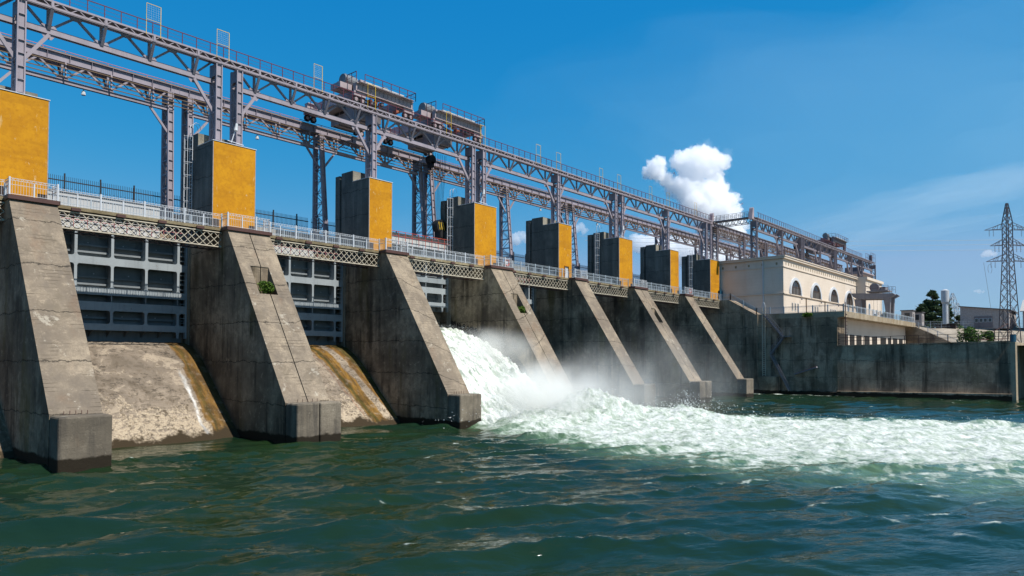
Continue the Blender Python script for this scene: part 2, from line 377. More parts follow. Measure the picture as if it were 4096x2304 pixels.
# ---------------- spiked fence on the upstream parapet
for i in range(1, 8):
    a, b = XC[i]+.2, XC[i+1]-.2
    t = thing('spiked_fence', (a, 13, 20.6), f'dark spiked fence on the crest between the {ORD[i]} and {ORD[i+1]} towers from the left', 'fence', 'spiked fences along the crest')
    x = a+.35+((-9.5-a) % 2.93)
    while x < b:
        MB().box(x-.05, x+.05, 12.93, 13.07, 20.6, 22.8).build('post', 'black_iron', t); x += 2.93
    MB().box(a, b, 12.97, 13.03, 22.08, 22.17).box(a, b, 12.97, 13.03, 20.85, 20.9).build('rail', 'black_iron', t)
    mb = MB(); x = a; k = 0
    while x < b:
        mb.box(x-.012, x+.012, 12.98, 13.02, 20.62, 22.55)
        if k % 2 == 0: mb.box(x, x+.16, 12.985, 13.015, 21.5, 21.53)
        x += .16; k += 1
    mb.build('spikes', 'black_iron', t)

# ---------------- towers
for i in range(1, 9):
    xc, w = XC[i], HT[i]
    lab = f'tower with yellow front on the {ORD[i]} pier from the left' if i < 8 else 'rightmost yellow-fronted tower beside the cream powerhouse'
    lab = {1: 'yellow-fronted tower cut by the left edge of the photo', 2: 'widest yellow-fronted tower with a caged ladder, second from the left',
           3: 'yellow-fronted tower third from the left, grey left side and no ladder', 4: 'yellow-fronted tower with caged ladder behind the hanging hook block',
           5: 'yellow-fronted tower with a white door at its foot', 6: 'yellow-fronted tower with caged ladder, sixth from the left',
           7: 'narrow yellow-fronted tower second from the powerhouse', 8: 'rightmost yellow-fronted tower, touching the cream powerhouse'}[i]
    t = thing('pier_tower', (xc, 1.5, 17), lab, 'tower', 'yellow-fronted pier towers')
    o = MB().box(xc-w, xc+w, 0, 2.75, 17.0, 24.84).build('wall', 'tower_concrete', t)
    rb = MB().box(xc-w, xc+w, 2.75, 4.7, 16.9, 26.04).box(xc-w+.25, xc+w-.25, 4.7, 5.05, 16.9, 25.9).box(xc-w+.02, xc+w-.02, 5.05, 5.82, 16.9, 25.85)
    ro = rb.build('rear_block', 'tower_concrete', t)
    # paler upper stub visible behind the columns
    for x0_, x1_ in ((xc-w+.01, xc-w+1.0), (xc+w-1.0, xc+w-.01)): MB().box(x0_, x1_, 2.70, 2.745, 24.95, 26.0).build('stub_face', 'old_concrete', t)
    fac = MB().box(xc-w+.06, xc+w-.06, -.055, -.004, 17.13, 24.80).build('front_panel', 'yellow_render', t)
    if i == 5:
        cut(fac, [(xc-.25, xc+.65, -1, 1, 16, 19.0)])
        d = MB().box(xc-.22, xc+.62, -.035, -.003, 17.14, 18.97).build('door', 'white_paint', t)
        MB().box(xc-.12, xc+.1, -.05, -.036, 18.0, 18.7).build('door_panel', 'grey_block', d)
        MB().box(xc-.30, xc-.25, -.2, 0, 17.14, 19.05).box(xc+.65, xc+.70, -.2, 0, 17.14, 19.05).box(xc-.3, xc+.7, -.2, 0, 19.0, 19.06).build('door_frame', 'yellow_render', d)
    elif i != 8:
        cut(fac, [(xc-w-.1, xc-w+.62, -1, 1, 16, 18.15), (xc+w-.62, xc+w+.1, -1, 1, 16, 18.0)])
        MB().box(xc-w+.07, xc-w+.615, -.02, -.004, 17.13, 18.14).build('recess', 'dark_shingle', t)
        MB().box(xc+w-.615, xc+w-.07, -.02, -.004, 17.13, 17.99).build('recess', 'dark_shingle', t)
    MB().box(xc-w, xc-w+.055, -.06, -.001, 17.13, 24.80).box(xc+w-.055, xc+w, -.06, -.001, 17.13, 24.80).build('corner_trim', 'grey_block', t)
    MB().box(xc-w-.05, xc+w+.05, -.10, 2.70, 24.845, 24.90).build('coping', 'white_paint', t)
    if wide(i):
        y, x = 3.75, xc-w; mb = MB()
        for dy in (-.25, .25): mb.bar((x-.12, y+dy, 17.1), (x-.12, y+dy, 27.0), .045)
        for k in range(28): mb.bar((x-.12, y-.25, 17.3+k*.33), (x-.12, y+.25, 17.3+k*.33), .025)
        lad = mb.build('ladder', 'white_paint', t)
        mb = MB()
        for k in range(7):
            z = 18.9+k*1.15
            arc = [(x-.12-.62*math.sin(u), y-.36*math.cos(u), z) for u in [math.pi*j/8 for j in range(9)]]; mb.tube(arc, .022, 4)
        for u in (.25, .5, .75): mb.bar((x-.12-.62*math.sin(u*math.pi), y-.36*math.cos(u*math.pi), 18.9), (x-.12-.62*math.sin(u*math.pi), y-.36*math.cos(u*math.pi), 25.9), .03)
        for dy in (-.25, .25):
            arc = [(x-.12+.35-.35*math.cos(u), y+dy, 26.6+.55*math.sin(u)) for u in [math.pi*j/8 for j in range(9)]]; mb.tube(arc, .02, 4)
        mb.build('safety_cage', 'white_paint', lad)

# ---------------- footbridges and railings
def railing_mesh(x0, x1, y, z, t, mat='white_paint', step=1.5, dens=.13, tall=1.22, short=.95):
    n = max(1, round((x1-x0)/step))
    for k in range(n+1):
        x = x0+(x1-x0)*k/n; h = tall if k % 2 == 0 else short; r = .05 if k % 2 == 0 else .04
        MB().box(x-r, x+r, y-r, y+r, z, z+h).build('post', mat, t)
    mb = MB()
    for h in (1.14, 1.0, .72, .10): mb.bar((x0, y, z+h), (x1, y, z+h), .026)
    mb.build('rail', mat, t)
    mb = MB(); x = x0+dens; k = 0
    while x < x1:
        mb.bar((x, y, z+.1), (x, y, z+1.0), .014)
        k += 1; x += dens
    x = x0+.2
    while x < x1-.1:       # ring ornaments under the top rail
        pts = [(x+.06*math.cos(u), y, z+1.07+.06*math.sin(u)) for u in [2*math.pi*j/6 for j in range(7)]]; mb.tube(pts, .014, 3); x += .26
    mb.build('balusters', mat, t)
def lattice_girder(x0, x1, y, z0, z1, name, mat, t, pitch=.60, diag=.045):
    mb = MB(); run = 2*pitch; n = int((x1-x0)/pitch)
    ps = (x1-x0)/n; run = 2*ps
    for k in range(-1, n+1):
        for s in (1, -1):
            xa = x0+k*ps; xb = xa+run; za, zb = (z0, z1) if s > 0 else (z1, z0)
            ta, tb = max(0, (x0-xa)/run), min(1, (x1-xa)/run)
            if tb <= ta: continue
            off = .03 if s > 0 else 0
            mb.bar((xa+run*ta, y+off, za+(zb-za)*ta), (xa+run*tb, y+off, za+(zb-za)*tb), .022, diag, up=(0,1,0) if False else (0,0,1))
    for k in range(n+1):
        mb.box(x0+k*ps-.05, x0+k*ps+.05, y-.02, y-.008, z1-.08, z1-.01); mb.box(x0+k*ps-.05, x0+k*ps+.05, y-.02, y-.008, z0+.01, z0+.08)
    mb.box(x0, x1, y-.05, y+.09, z1-.03, z1+.05).box(x0, x1, y-.06, y+.10, z0-.05, z0+.03)
    return mb.build(name, mat, t)
for i in range(0, 8):
    a, b = bay(i); a += .01; b -= .01; mx = (a+b)/2
    where = f'between the {ORD[i]} and {ORD[i+1]} piers from the left' if 0 < i < 7 else ('at the far left edge of the photo' if i == 0 else 'nearest the cream powerhouse')
    t = thing('footbridge', (mx, -.8, 15.5), f'lattice-girder footbridge {where}', 'footbridge', 'footbridges between the piers')
    mb = MB(); n = 40
    for k in range(n+1):          # deck with a ragged front edge
        x = a+(b-a)*k/n; e = mnoise.noise(Vector((x*1.7, 0, i)))*.05; e2 = mnoise.noise(Vector((x*2.3, 5, i)))*.03
        mb.v += [(x, -1.74+e, 17.12), (x, .55, 17.12), (x, .55, 16.9), (x, -1.70+e, 16.88+e2)]
    for k in range(n):
        o = 4*k
        for q in range(4): mb.f.append((o+q, o+4+q, o+4+(q+1)%4, o+(q+1)%4)); mb.mi.append(0)
    mb.f += [(0,1,2,3), (4*n,4*n+3,4*n+2,4*n+1)]; mb.mi += [0,0]
    mb.build('deck', 'deck_concrete', t)
    MB().box(a, b, -1.45, .25, 16.80, 16.87).build('underside_shade_sheet', 'black_iron', t)  # black sheet added to paint shade onto the deck underside
    lattice_girder(a, b, -1.58, 15.55, 16.72, 'girder', 'cream_iron', t)
    lattice_girder(a, b, .35, 15.55, 16.72, 'girder', 'black_iron', t)  # rear girder coloured black to stand for the shade under the deck
    mb = MB(); x = a+.3
    while x < b-.5: mb.bar((x, -1.55, 15.5), (x+1.1, .35, 15.5), .05, .03); mb.bar((x+1.1, -1.55, 15.47), (x, .35, 15.47), .05, .03); x += 1.1
    mb.build('bottom_bracing', 'brown_iron', t)
    k = 0; x = a+1.4
    while x < b-.4:
        MB().box(x-.3, x+.3, -1.86, -1.2, 16.82, 17.02).build('support_plate', 'brown_iron', t); x += 3.0
    mb = MB(); n = 8
    for k in range(n+1): x = a+.1+(b-a-.2)*k/n; mb.bar((x, .48, 17.12), (x, .48, 18.25), .06)
    for h in (1.13, .6, .15): mb.bar((a+.1, .48, 17.12+h), (b-.1, .48, 17.12+h), .05)
    x = a+.2
    while x < b-.2: mb.bar((x, .48, 17.27), (x, .48, 18.2), .03); x += .22
    mb.build('rear_railing', 'pale_blue_paint', t)
    r = thing('railing', (mx, -1.65, 17.12), f'white iron railing on the footbridge {where}', 'railing', 'white railings over the bays')
    railing_mesh(a, b, -1.62, 17.12, r, dens=.13 if i < 4 else .2, mat='white_paint' if i < 4 else 'pale_blue_paint')
for i in range(1, 8):
    xc, hp = XC[i], HP[i]
    r = thing('railing', (xc, -2.65, 17.12), f'short white railing on top of the {ORD[i]} pier from the left', 'railing', 'white railings on the pier heads')
    railing_mesh(xc-hp, xc+hp, -2.66, 17.12, r, dens=.16, step=1.3)
    for x in (xc-hp, xc+hp):
        mb = MB()
        for h in (1.14, 1.0, .72, .1): mb.bar((x, -2.66, 17.12+h), (x, -1.62, 17.12+h), .035)
        for q in range(1, 6): mb.bar((x, -2.66+q*.17, 17.2), (x, -2.66+q*.17, 18.12), .022)
        mb.build('side_return', 'white_paint', r)
def lifebuoy(x, y, z, lab):
    t = thing('lifebuoy', (x, y, z), lab, 'lifebuoy'); mb = MB(); n, m_ = 24, 8
    for a in range(n):
        u = 2*math.pi*a/n
        for b in range(m_):
            v = 2*math.pi*b/m_; rr = .36+.10*math.cos(v); mb.v.append((x+rr*math.cos(u), y+.10*math.sin(v)*.8, z+rr*math.sin(u)))
    for a in range(n):
        for b in range(m_): mb.f.append((a*m_+b, ((a+1)%n)*m_+b, ((a+1)%n)*m_+(b+1)%m_, a*m_+(b+1)%m_)); mb.mi.append(1 if a % 6 == 0 else 0)
    mb.build('ring', ['orange_rail_paint','white_paint'], t, smooth=True)
    MB().cyl((x, y+.02, z), (x, y+.05, z), .22, .22, 12).build('centre_board', 'white_paint', t)
lifebuoy(33.1, -2.55, 17.72, 'red lifebuoy on the railing of the fourth pier from the left')
lifebuoy(80.6, -2.55, 17.72, 'red lifebuoy on the railing of the last sloping pier on the right')

# ---------------- sluice gates
def rounded_gate(i, zb, lab):
    a, b = bay(i); a += .05; b -= .13; c = (a+b)/2-.08; H = 8.6; yf, ys = 4.3, 5.45
    t = thing('sluice_gate', (c, 4.8, zb), lab, 'sluice gate', 'steel sluice gates')
    MB().box(a, b, ys-.04, ys, zb-(.5 if zb < 9 else -.05), zb+H).build('skin_plate', 'gate_skin_paint', t)
    xs = [c-5.35, c-2.68, c, c+2.68, c+5.35]
    F = [(.55,1.08),(2.15,2.85),(3.40,3.98),(5.85,6.47)]
    for k, (z0, z1) in enumerate(F):
        mb = MB().box(a, b, yf, yf+.04, zb+z0, zb+z1).box(a, b, yf+.04, ys-.04, zb+(z0+z1)/2-.02, zb+(z0+z1)/2+.02)
        if k == 2:
            x = a
            while x < b: mb.box(x, x+.035, yf-.03, yf-.002, zb+z0+.02, zb+z1-.02); x += .16
        mb.build('girder', 'gate_paint', t)
    segs = [(0,.55,True),(1.08,2.15,True),(3.98,5.85,True),(6.47,8.4,True)]
    for k, x in enumerate(xs):
        mb = MB(); w = .105
        for z0, z1, _ in segs:
            if z0 == 0 and k not in (0, 4): continue
            mb.box(x-w, x+w, yf+.003, yf+.037, zb+z0, zb+z1)
            for zz, dz in ((z0, 1), (z1, -1)):            # haunched corners at the girders
                if zz in (0, 8.4): continue
                for sx in (1, -1):
                    mb.prism([(x+sx*w, zb+zz), (x+sx*(w+.17), zb+zz), (x+sx*(w+.05), zb+zz+dz*.05), (x+sx*w, zb+zz+dz*.17)], 'y', yf+.006, yf+.034)
        mb.box(x-.03, x+.03, yf+.04, ys-.045, zb+.6, zb+2.15).box(x-.03, x+.03, yf+.04, ys-.045, zb+2.9, zb+8.4)
        mb.build('rib', 'gate_paint', t)
    for sx, xe in ((-1, a), (1, b)):
        mb = MB().box(min(xe, xe-sx*.14), max(xe, xe-sx*.14), yf+.01, yf+.35, zb, zb+H)
        k = 0
        z = .5
        while z < H: mb.box(min(xe, xe-sx*.6), max(xe, xe-sx*.6), yf+.05, yf+.08, zb+z, zb+z+.035); z += .42
        mb.build('end_frame', 'gate_paint', t)
    mb = MB()
    for z in (1.62, 4.35, 4.92, 6.95, 7.5): mb.box(a, b, ys-.38, ys-.05, zb+z, zb+z+.03).box(a, b, ys-.38, ys-.35, zb+z-.12, zb+z)
    mb.build('stiffeners', 'gate_skin_paint', t)
    mb = MB(); x = a+.6
    while x < b-.3:
        mb.prism([(yf+.05, zb+.55), (ys-.05, zb+.55), (ys-.05, zb+.02)], 'x', x-.015, x+.015); x += 1.35
    mb.build('bottom_bracket', 'gate_skin_paint', t)
    mb = MB().box(a+.02, b-.02, yf-.08, yf-.002, zb+7.45, zb+H).box(a+.02, b-.02, yf-.35, ys, zb+H+.003, zb+H+.06) if zb > 9 else MB().box(a+.02, b-.02, yf-.1, ys, zb+H+.003, zb+H+.06)
    mb.build('top_beam', 'gate_white_paint', t)
    mb = MB(); n = 12; z0 = zb+H+.06-(1.0 if zb > 9 else 0); yr = yf-.45 if zb > 9 else yf
    for k in range(n+1):
        x = a+.1+(b-a-.2)*k/n; mb.bar((x, yr, z0-.3 if zb > 9 else z0), (x, yr, z0+1.15), .05)
    for h in (1.15, .62): mb.bar((a+.1, yr, z0+h), (b-.1, yr, z0+h), .05)
    mb.build('top_railing', 'orange_rail_paint' if zb > 9 else 'pink_rail_paint', t)
    mb = MB()
    for z in (5.2, 7.7, 1.75):
        for x in xs[:-1]:
            for f in ((.12,.62) if z == 5.2 else (.45,)): mb.cyl((x+2.68*f, ys-.052, zb+z), (x+2.68*f, ys-.045, zb+z), .055, .055, 8)
    mb.build('drain_plug', 'white_paint', t)
rounded_gate(1, 8.0, 'closed blue-grey sluice gate between the two leftmost piers')
rounded_gate(2, 8.0, 'closed blue-grey sluice gate above the mossy ochre spillway')
rounded_gate(3, 11.9, 'raised sluice gate with red top railing above the rushing water')
rounded_gate(4, 8.0, 'closed sluice gate mostly hidden behind the fourth pier from the left')

# pale wall behind the first footbridge
t = thing('panel_wall', (-8.5, 5.1, 16.9), 'long pale panel wall behind the leftmost complete footbridge', 'wall')
MB().box(-14.1, -4.25, 4.75, 5.1, 16.75, 19.42).build('panel', 'gate_white_paint', t)
MB().box(-14.1, -4.25, 4.68, 4.745, 19.10, 19.16).box(-14.1, -4.2, 4.66, 5.15, 19.425, 19.48).build('coping', 'grey_block', t)

# ------------------------------------------------------------------ gantry
def column(x, y0, zb, zt, lab, group, splay=0., w=.57, d=1.25, mat='truss_paint'):
    """laced column: channel front facing -Y, rear flange, zigzag lacing on both sides; the front leans out by splay at its foot"""
    t = thing('gantry_column', (x, y0+d/2, zb), lab, 'column', group)
    def yf(z): return y0-splay*(zt-z)/(zt-zb)
    h = w/2
    mb = MB()
    for s in (-1, 1): mb.bar((x+s*(h-.045), yf(zb)+.12, zb), (x+s*(h-.045), yf(zt)+.12, zt), .09, .24, up=(0,1,0))
    mb.bar((x, yf(zb)+.12, zb), (x, yf(zt)+.12, zt), w-.19, .02, up=(0,1,0))
    mb.build('front_chord', mat, t)
    mb = MB(); n = int((zt-zb)/.95)
    for k in range(n):
        z = zb+.4+k*.95; mb.box(x-h+.091, x+h-.091, yf(z)+.01, yf(z)+.108, z, z+.05)
    mb.build('stiffeners', mat, t)
    mb = MB()
    for s in (-1, 1): mb.box(x+s*(h-.045)-.045, x+s*(h-.045)+.045, y0+d-.24, y0+d, zb, zt)
    mb.box(x-h+.091, x+h-.091, y0+d-.13, y0+d-.11, zb, zt); mb.build('rear_chord', mat, t)
    mb = MB(); n = max(2, int((zt-zb)/1.25)); hz = (zt-zb)/n
    for s in (-1, 1):
        xx = x+s*(h-.02)
        for k in range(n):
            z0, z1 = zb+k*hz, zb+(k+1)*hz; ya, yb = yf((z0+z1)/2)+.2, y0+d-.2
            mb.bar((xx, ya, z0), (xx, yb, z0), .03, .09)
            if k % 2: mb.bar((xx, yf(z0)+.2, z0), (xx, yb, z1), .03, .08)
            else: mb.bar((xx, yb, z0), (xx, yf(z1)+.2, z1), .03, .08)
        mb.box(xx-.012, xx+.012, yf(zt)+.24, y0+d-.24, zt-1.1, zt-.05)
    mb.build('lacing', mat, t)
    MB().box(x-h-.08, x+h+.08, yf(zb)-.05, y0+d+.08, zb, zb+.05).build('base_plate', mat, t)
    return t

def nodes(xl, xr, edge=1.6, pan=3.63):
    n = max(1, round((xr-xl-2*edge)/pan)); return [xl+edge+(xr-xl-2*edge)*k/n for k in range(n+1)]

def front_truss(x0, x1, xl, xr, lab, dy=0., rail='red_rail_paint', mat='truss_paint', knees=True, group='front gantry trusses', dz=0.):
    """x0..x1 full length of the runway; xl..xr clear gap between the columns"""
    t = thing('gantry_truss', ((x0+x1)/2, 2+dy, 30.4+dz), lab, 'truss', group)
    Y, YL = 2.0+dy, 1.0+dy; Z = lambda z: z+dz
    MB().box(x0, x1, Y-.02, Y+.02, Z(32.36), Z(32.92)).box(x0, x1, Y-.16, Y+.16, Z(32.32), Z(32.36)).box(x0, x1, Y-.16, Y+.16, Z(32.92), Z(32.96)).build('crane_girder', mat, t)
    MB().box(x0, x1, Y-.05, Y+.05, Z(32.962), Z(33.06)).build('crane_rail', 'cable_iron', t)
    MB().box(x0, x1, YL+.055, Y-.165, Z(32.64), Z(32.68)).build('walkway', 'crane_dark_paint', t)
    mb = MB().box(x0, x1, YL-.05, YL+.05, Z(32.55), Z(32.69)).box(x0, x1, YL-.05, YL+.05, Z(32.09), Z(32.19))
    n = max(2, round((x1-x0)/1.21)); s = (x1-x0)/n
    for k in range(n):
        xa = x0+k*s
        mb.bar((xa+.06, YL, Z(32.56)), (xa+s*.5, YL, Z(32.16)), .04, .06); mb.bar((xa+s*.5, YL, Z(32.16)), (xa+s-.06, YL, Z(32.56)), .04, .06)
        if k % 3 == 1: mb.bar((xa+s*.5, YL+.03, Z(32.16)), (xa+s*.5, YL+.03, Z(32.56)), .05, .05)
    mb.build('edge_lattice', mat, t)
    MB().box(xl, xr, Y-.2, Y-.12, Z(30.45), Z(30.87)).box(xl, xr, Y+.12, Y+.2, Z(30.45), Z(30.87)).box(xl, xr, Y-.12, Y+.12, Z(30.60), Z(30.64)).build('bottom_chord', mat, t)
    ns = nodes(xl, xr)
    tops = [xl]+[(p+q)/2 for p, q in zip(ns, ns[1:])]+[xr]
    for k, x in enumerate(ns):
        MB().bar((x, Y, Z(30.8)), (x, Y, Z(32.35)), .2, .16).build('post', mat, t)
        MB().bar((x, Y-.2, Z(30.75)), (x, YL+.02, Z(32.1)), .22, .12).box(x-.09, x+.09, YL-.062, YL-.052, Z(32.15), Z(32.6)).build('bracket', mat, t)
        for q in (tops[k], tops[k+1]):
            MB().bar((x+(.1 if q > x else -.1), Y, Z(30.85)), (q, Y, Z(32.33)), .16, .17).build('diagonal', mat, t)
        mb = MB().prism([(x-.62, Z(30.86)), (x+.62, Z(30.86)), (x+.42, Z(31.15)), (x-.42, Z(31.15))], 'y', Y-.11, Y-.085)
        if knees and k in (0, len(ns)-1): mb.prism([(x-.5, Z(30.455)), (x+.5, Z(30.455)), (x+.22, Z(30.05)), (x-.22, Z(30.05))], 'y', Y-.11, Y-.085)
        mb.build('gusset', mat, t)
    for x in tops[1:-1]:
        MB().prism([(x-.6, Z(32.33)), (x+.6, Z(32.33)), (x+.25, Z(32.03)), (x-.25, Z(32.03))], 'y', Y-.11, Y-.085).build('gusset', mat, t)
    if knees:
        MB().bar((ns[0], Y-.25, Z(30.35)), (xl-.05, Y-.35, Z(27.9)), .2, .24).build('knee_brace', mat, t)
        MB().bar((ns[-1], Y-.25, Z(30.35)), (xr+.05, Y-.35, Z(27.9)), .2, .24).build('knee_brace', mat, t)
    if rail:
        mb = MB(); n = max(2, round((x1-x0)/1.18))
        for k in range(n+(1 if False else 0)): x = x0+(x1-x0)*(k+.5)/n; mb.bar((x, YL, Z(32.69)), (x, YL, Z(33.62)), .055)
        mb.bar((x0, YL, Z(33.62)), (x1, YL, Z(33.62)), .06)
        for h in (33.0, 33.3): mb.bar((x0, YL, Z(h)), (x1, YL, Z(h)), .018)
        mb.build('handrail', rail, t)
    return t

def rear_truss(x0, x1, xl, xr, lab, y=11.0, mat='truss_paint', bus=True, rail=True, group='rear gantry trusses', knees=True):
    t = thing('gantry_truss', ((x0+x1)/2, y, 30.2), lab, 'truss', group); Y = y
    mb = MB().box(x0, x1, Y-.02, Y+.02, 32.04, 32.70).box(x0, x1, Y-.2, Y+.2, 31.99, 32.04).box(x0, x1, Y-.2, Y+.2, 32.70, 32.75)
    n = round((x1-x0)/1.8)
    for k in range(n): x = x0+(x1-x0)*(k+.5)/n; mb.box(x-.012, x+.012, Y-.18, Y-.02, 32.04, 32.70)
    mb.build('crane_girder', mat, t)
    MB().box(x0, x1, Y-.06, Y+.06, 32.752, 32.88).build('crane_rail', 'cable_iron', t)
    MB().box(xl, xr, Y-.16, Y-.10, 30.15, 30.5).box(xl, xr, Y+.10, Y+.16, 30.15, 30.5).box(xl, xr, Y-.1, Y+.1, 30.28, 30.31).build('bottom_chord', mat, t)
    ns = nodes(xl, xr, 1.55); tops = [xl]+[(p+q)/2 for p, q in zip(ns, ns[1:])]+[xr]
    for k, x in enumerate(ns):
        MB().bar((x, Y+.02, 30.45), (x, Y+.02, 32.0), .18, .14).build('post', mat, t)
        MB().bar((x, Y+.15, 30.45), (x, Y+1.1, 32.0), .16, .1).build('bracket', mat, t)
        for q in (tops[k], tops[k+1]): MB().bar((x+(.1 if q > x else -.1), Y, 30.5), (q, Y, 31.97), .14, .15).build('diagonal', mat, t)
        MB().prism([(x-.5, 30.5), (x+.5, 30.5), (x+.35, 30.75), (x-.35, 30.75)], 'y', Y-.10, Y-.08).build('gusset', mat, t)
    if knees:
        MB().bar((ns[0], Y-.1, 30.1), (xl-.05, Y-.2, 28.0), .18, .2).build('knee_brace', mat, t)
        MB().bar((ns[-1], Y-.1, 30.1), (xr+.05, Y-.2, 28.0), .18, .2).build('knee_brace', mat, t)
    # walkway behind with its own lattice
    mb = MB().box(x0, x1, Y+.25, Y+1.2, 32.0, 32.05).bar((x0, Y+1.15, 31.6), (x1, Y+1.15, 31.6), .07)
    n = round((x1-x0)/1.2)
    for k in range(n): s = (x1-x0)/n; xa = x0+k*s; mb.bar((xa, Y+1.15, 32.0), (xa+s/2, Y+1.15, 31.6), .05); mb.bar((xa+s/2, Y+1.15, 31.6), (xa+s, Y+1.15, 32.0), .05)
    mb.build('walkway', mat, t)
    if rail:
        mb = MB(); n = round((x1-x0)/1.7)
        for k in range(n): x = x0+(x1-x0)*(k+.5)/n; mb.bar((x, Y+1.15, 32.05), (x, Y+1.15, 33.5), .05)
        mb.bar((x0, Y+1.15, 33.5), (x1, Y+1.15, 33.5), .05); mb.bar((x0, Y+1.15, 33.1), (x1, Y+1.15, 33.1), .025)
        mb.build('handrail', 'pink_rail_paint', t)
    if bus:
        mb = MB()
        for k, z in enumerate((30.62, 30.98, 31.34, 31.72)): mb.bar((x0, Y-.55, z), (x1, Y-.55, z), .07)
        mb.build('conductor_bars', 'cable_iron', t)
        for x in ns:
            mb = MB().bar((x+.12, Y-.45, 30.5), (x+.12, Y-.45, 31.95), .1)
            for z in (30.62, 30.98, 31.34, 31.72): mb.cyl((x+.12, Y-.46, z), (x+.12, Y-.62, z), .075, .075, 6)
            mb.build('insulator_bracket', 'crane_paint', t)
    return t

def cols_of(i): return [XC[i]-.95, XC[i]+.95] if wide(i) else [XC[i]]
for i in range(0, 9):
    for k, x in enumerate(cols_of(i)):
        side = ('left' if k == 0 else 'right')+' of the paired columns' if wide(i) else 'single column'
        base = f'the {ORD[i]} yellow tower' if i else 'the far left edge'
        if i >= 1: column(x, 1.0, 24.905, 32.08, f'front {side} standing on {base} from the left' if 0 < i < 8 else f'front {side} on the rightmost yellow tower', 'front gantry columns')
        if i >= 1:
            sp = .4 if i < 3 else 1.35
            column(x, 10.7, 17.3, 31.98, (f'rear {side} behind {base} from the left' if 0 < i < 8 else f'rear {side} behind the rightmost yellow tower'), 'rear gantry columns', splay=sp, d=1.35)
for i in range(0, 8):
    c0, c1 = cols_of(i), cols_of(i+1)
    xl, xr = c0[-1]+.29, c1[0]-.29
    where = f'between the {ORD[i]} and {ORD[i+1]} yellow towers from the left' if 0 < i < 7 else ('cut by the left edge of the photo' if i == 0 else 'beside the rightmost yellow tower')
    x0, x1 = XC[i]+.01, XC[i+1]-.01
    front_truss(x0, x1 if i < 7 else 97.2, xl, xr, f'front crane-runway truss {where}')
    rear_truss(x0, x1, xl, xr, f'rear crane-runway truss {where}')

# wire-mesh screens on the front runway
def screen(x0, x1, z0, z1, lab, mesh=True, y=.93, mat='yellow_iron'):
    t = thing('mesh_screen', ((x0+x1)/2, y, z0), lab, 'screen', 'yellow screens on the gantry')
    MB().bar((x0, y, z0), (x0, y, z1), .03).bar((x1, y, z0), (x1, y, z1), .04).bar((x0, y, z1), (x1, y, z1), .035).bar((x0, y, z0+1.25), (x1, y, z0+1.25), .03).build('frame', mat, t)
    if mesh:
        mb = MB()
        for k in range(1, 6): x = x0+(x1-x0)*k/6; mb.bar((x, y, z0+1.25), (x, y, z1), .008)
        for k in range(1, 7): z = z0+1.25+(z1-z0-1.25)*k/7; mb.bar((x0, y, z), (x1, y, z), .008)
        mb.build('mesh', 'wire_mesh', t)
screen(-7.12, -6.0, 32.5, 35.05, 'leftmost yellow-framed mesh screen on the top runway')
screen(-1.25, -.15, 32.5, 35.0, 'yellow-framed mesh screen above the second yellow tower')
screen(8.5, 9.45, 32.5, 35.05, 'yellow-framed mesh screen just left of the first crane')
screen(15.0, 16.0, 32.5, 35.0, 'yellow-framed mesh screen in front of the first crane', False)
screen(26.35, 27.1, 32.5, 35.1, 'left one of two yellow frames before the second crane', False)
screen(32.1, 32.95, 32.5, 35.0, 'right one of two yellow frames before the second crane', False)
screen(43.0, 43.95, 32.5, 35.1, 'thin frame left of the fifth yellow tower column', False)
screen(47.5, 48.5, 32.5, 35.0, 'thin frame above the fifth yellow tower', False)
screen(58.2, 59.1, 32.5, 35.0, 'thin frame left of the sixth yellow tower columns', False)
screen(63.2, 64.2, 32.5, 35.0, 'thin frame above the sixth yellow tower', False)
screen(73.0, 73.9, 32.5, 35.0, 'thin frame against the big cloud, left', False)
screen(79.0, 79.9, 32.5, 35.0, 'thin frame above the seventh yellow tower', False)
screen(89.5, 90.4, 32.5, 35.0, 'thin frame nearest the cross walkway', False)

# floodlights on the paired columns and lamps on the trusses
def floodlight(x, y, z, lab):
    t = thing('floodlight', (x, y, z), lab, 'floodlight', 'floodlights on the columns')
    MB().bar((x-.25, y, z), (x+.1, y, z+1.2), .06).bar((x-.6, y, z+.1), (x+.9, y, z), .05).build('arm', 'white_paint', t)
    MB().cyl((x+.1, y-.1, z+1.1), (x+.2, y-.05, z+1.75), .17, .1, 10).build('lamp_head', 'lamp_glass', t)
floodlight(.35, .8, 25.3, 'floodlight between the paired columns on the second yellow tower')
floodlight(32.35, .8, 25.3, 'floodlight between the paired columns on the fourth yellow tower')
floodlight(64.35, .8, 25.3, 'floodlight between the paired columns on the sixth yellow tower')
for k, x in enumerate((-8.4, 8.2, 40.5, 56.5, 72.5)):
    t = thing('hanging_lamp', (x, 11, 29.8), f'small lamp under the rear truss, {ORD[k+1]} from the left', 'lamp', 'lamps under the rear truss')
    MB().bar((x, 11, 30.15), (x, 11, 29.95), .05).build('stem', 'crane_dark_paint', t); MB().cyl((x, 11, 29.95), (x, 11, 29.6), .13, .2, 8).build('lamp_shade', 'lamp_glass', t)

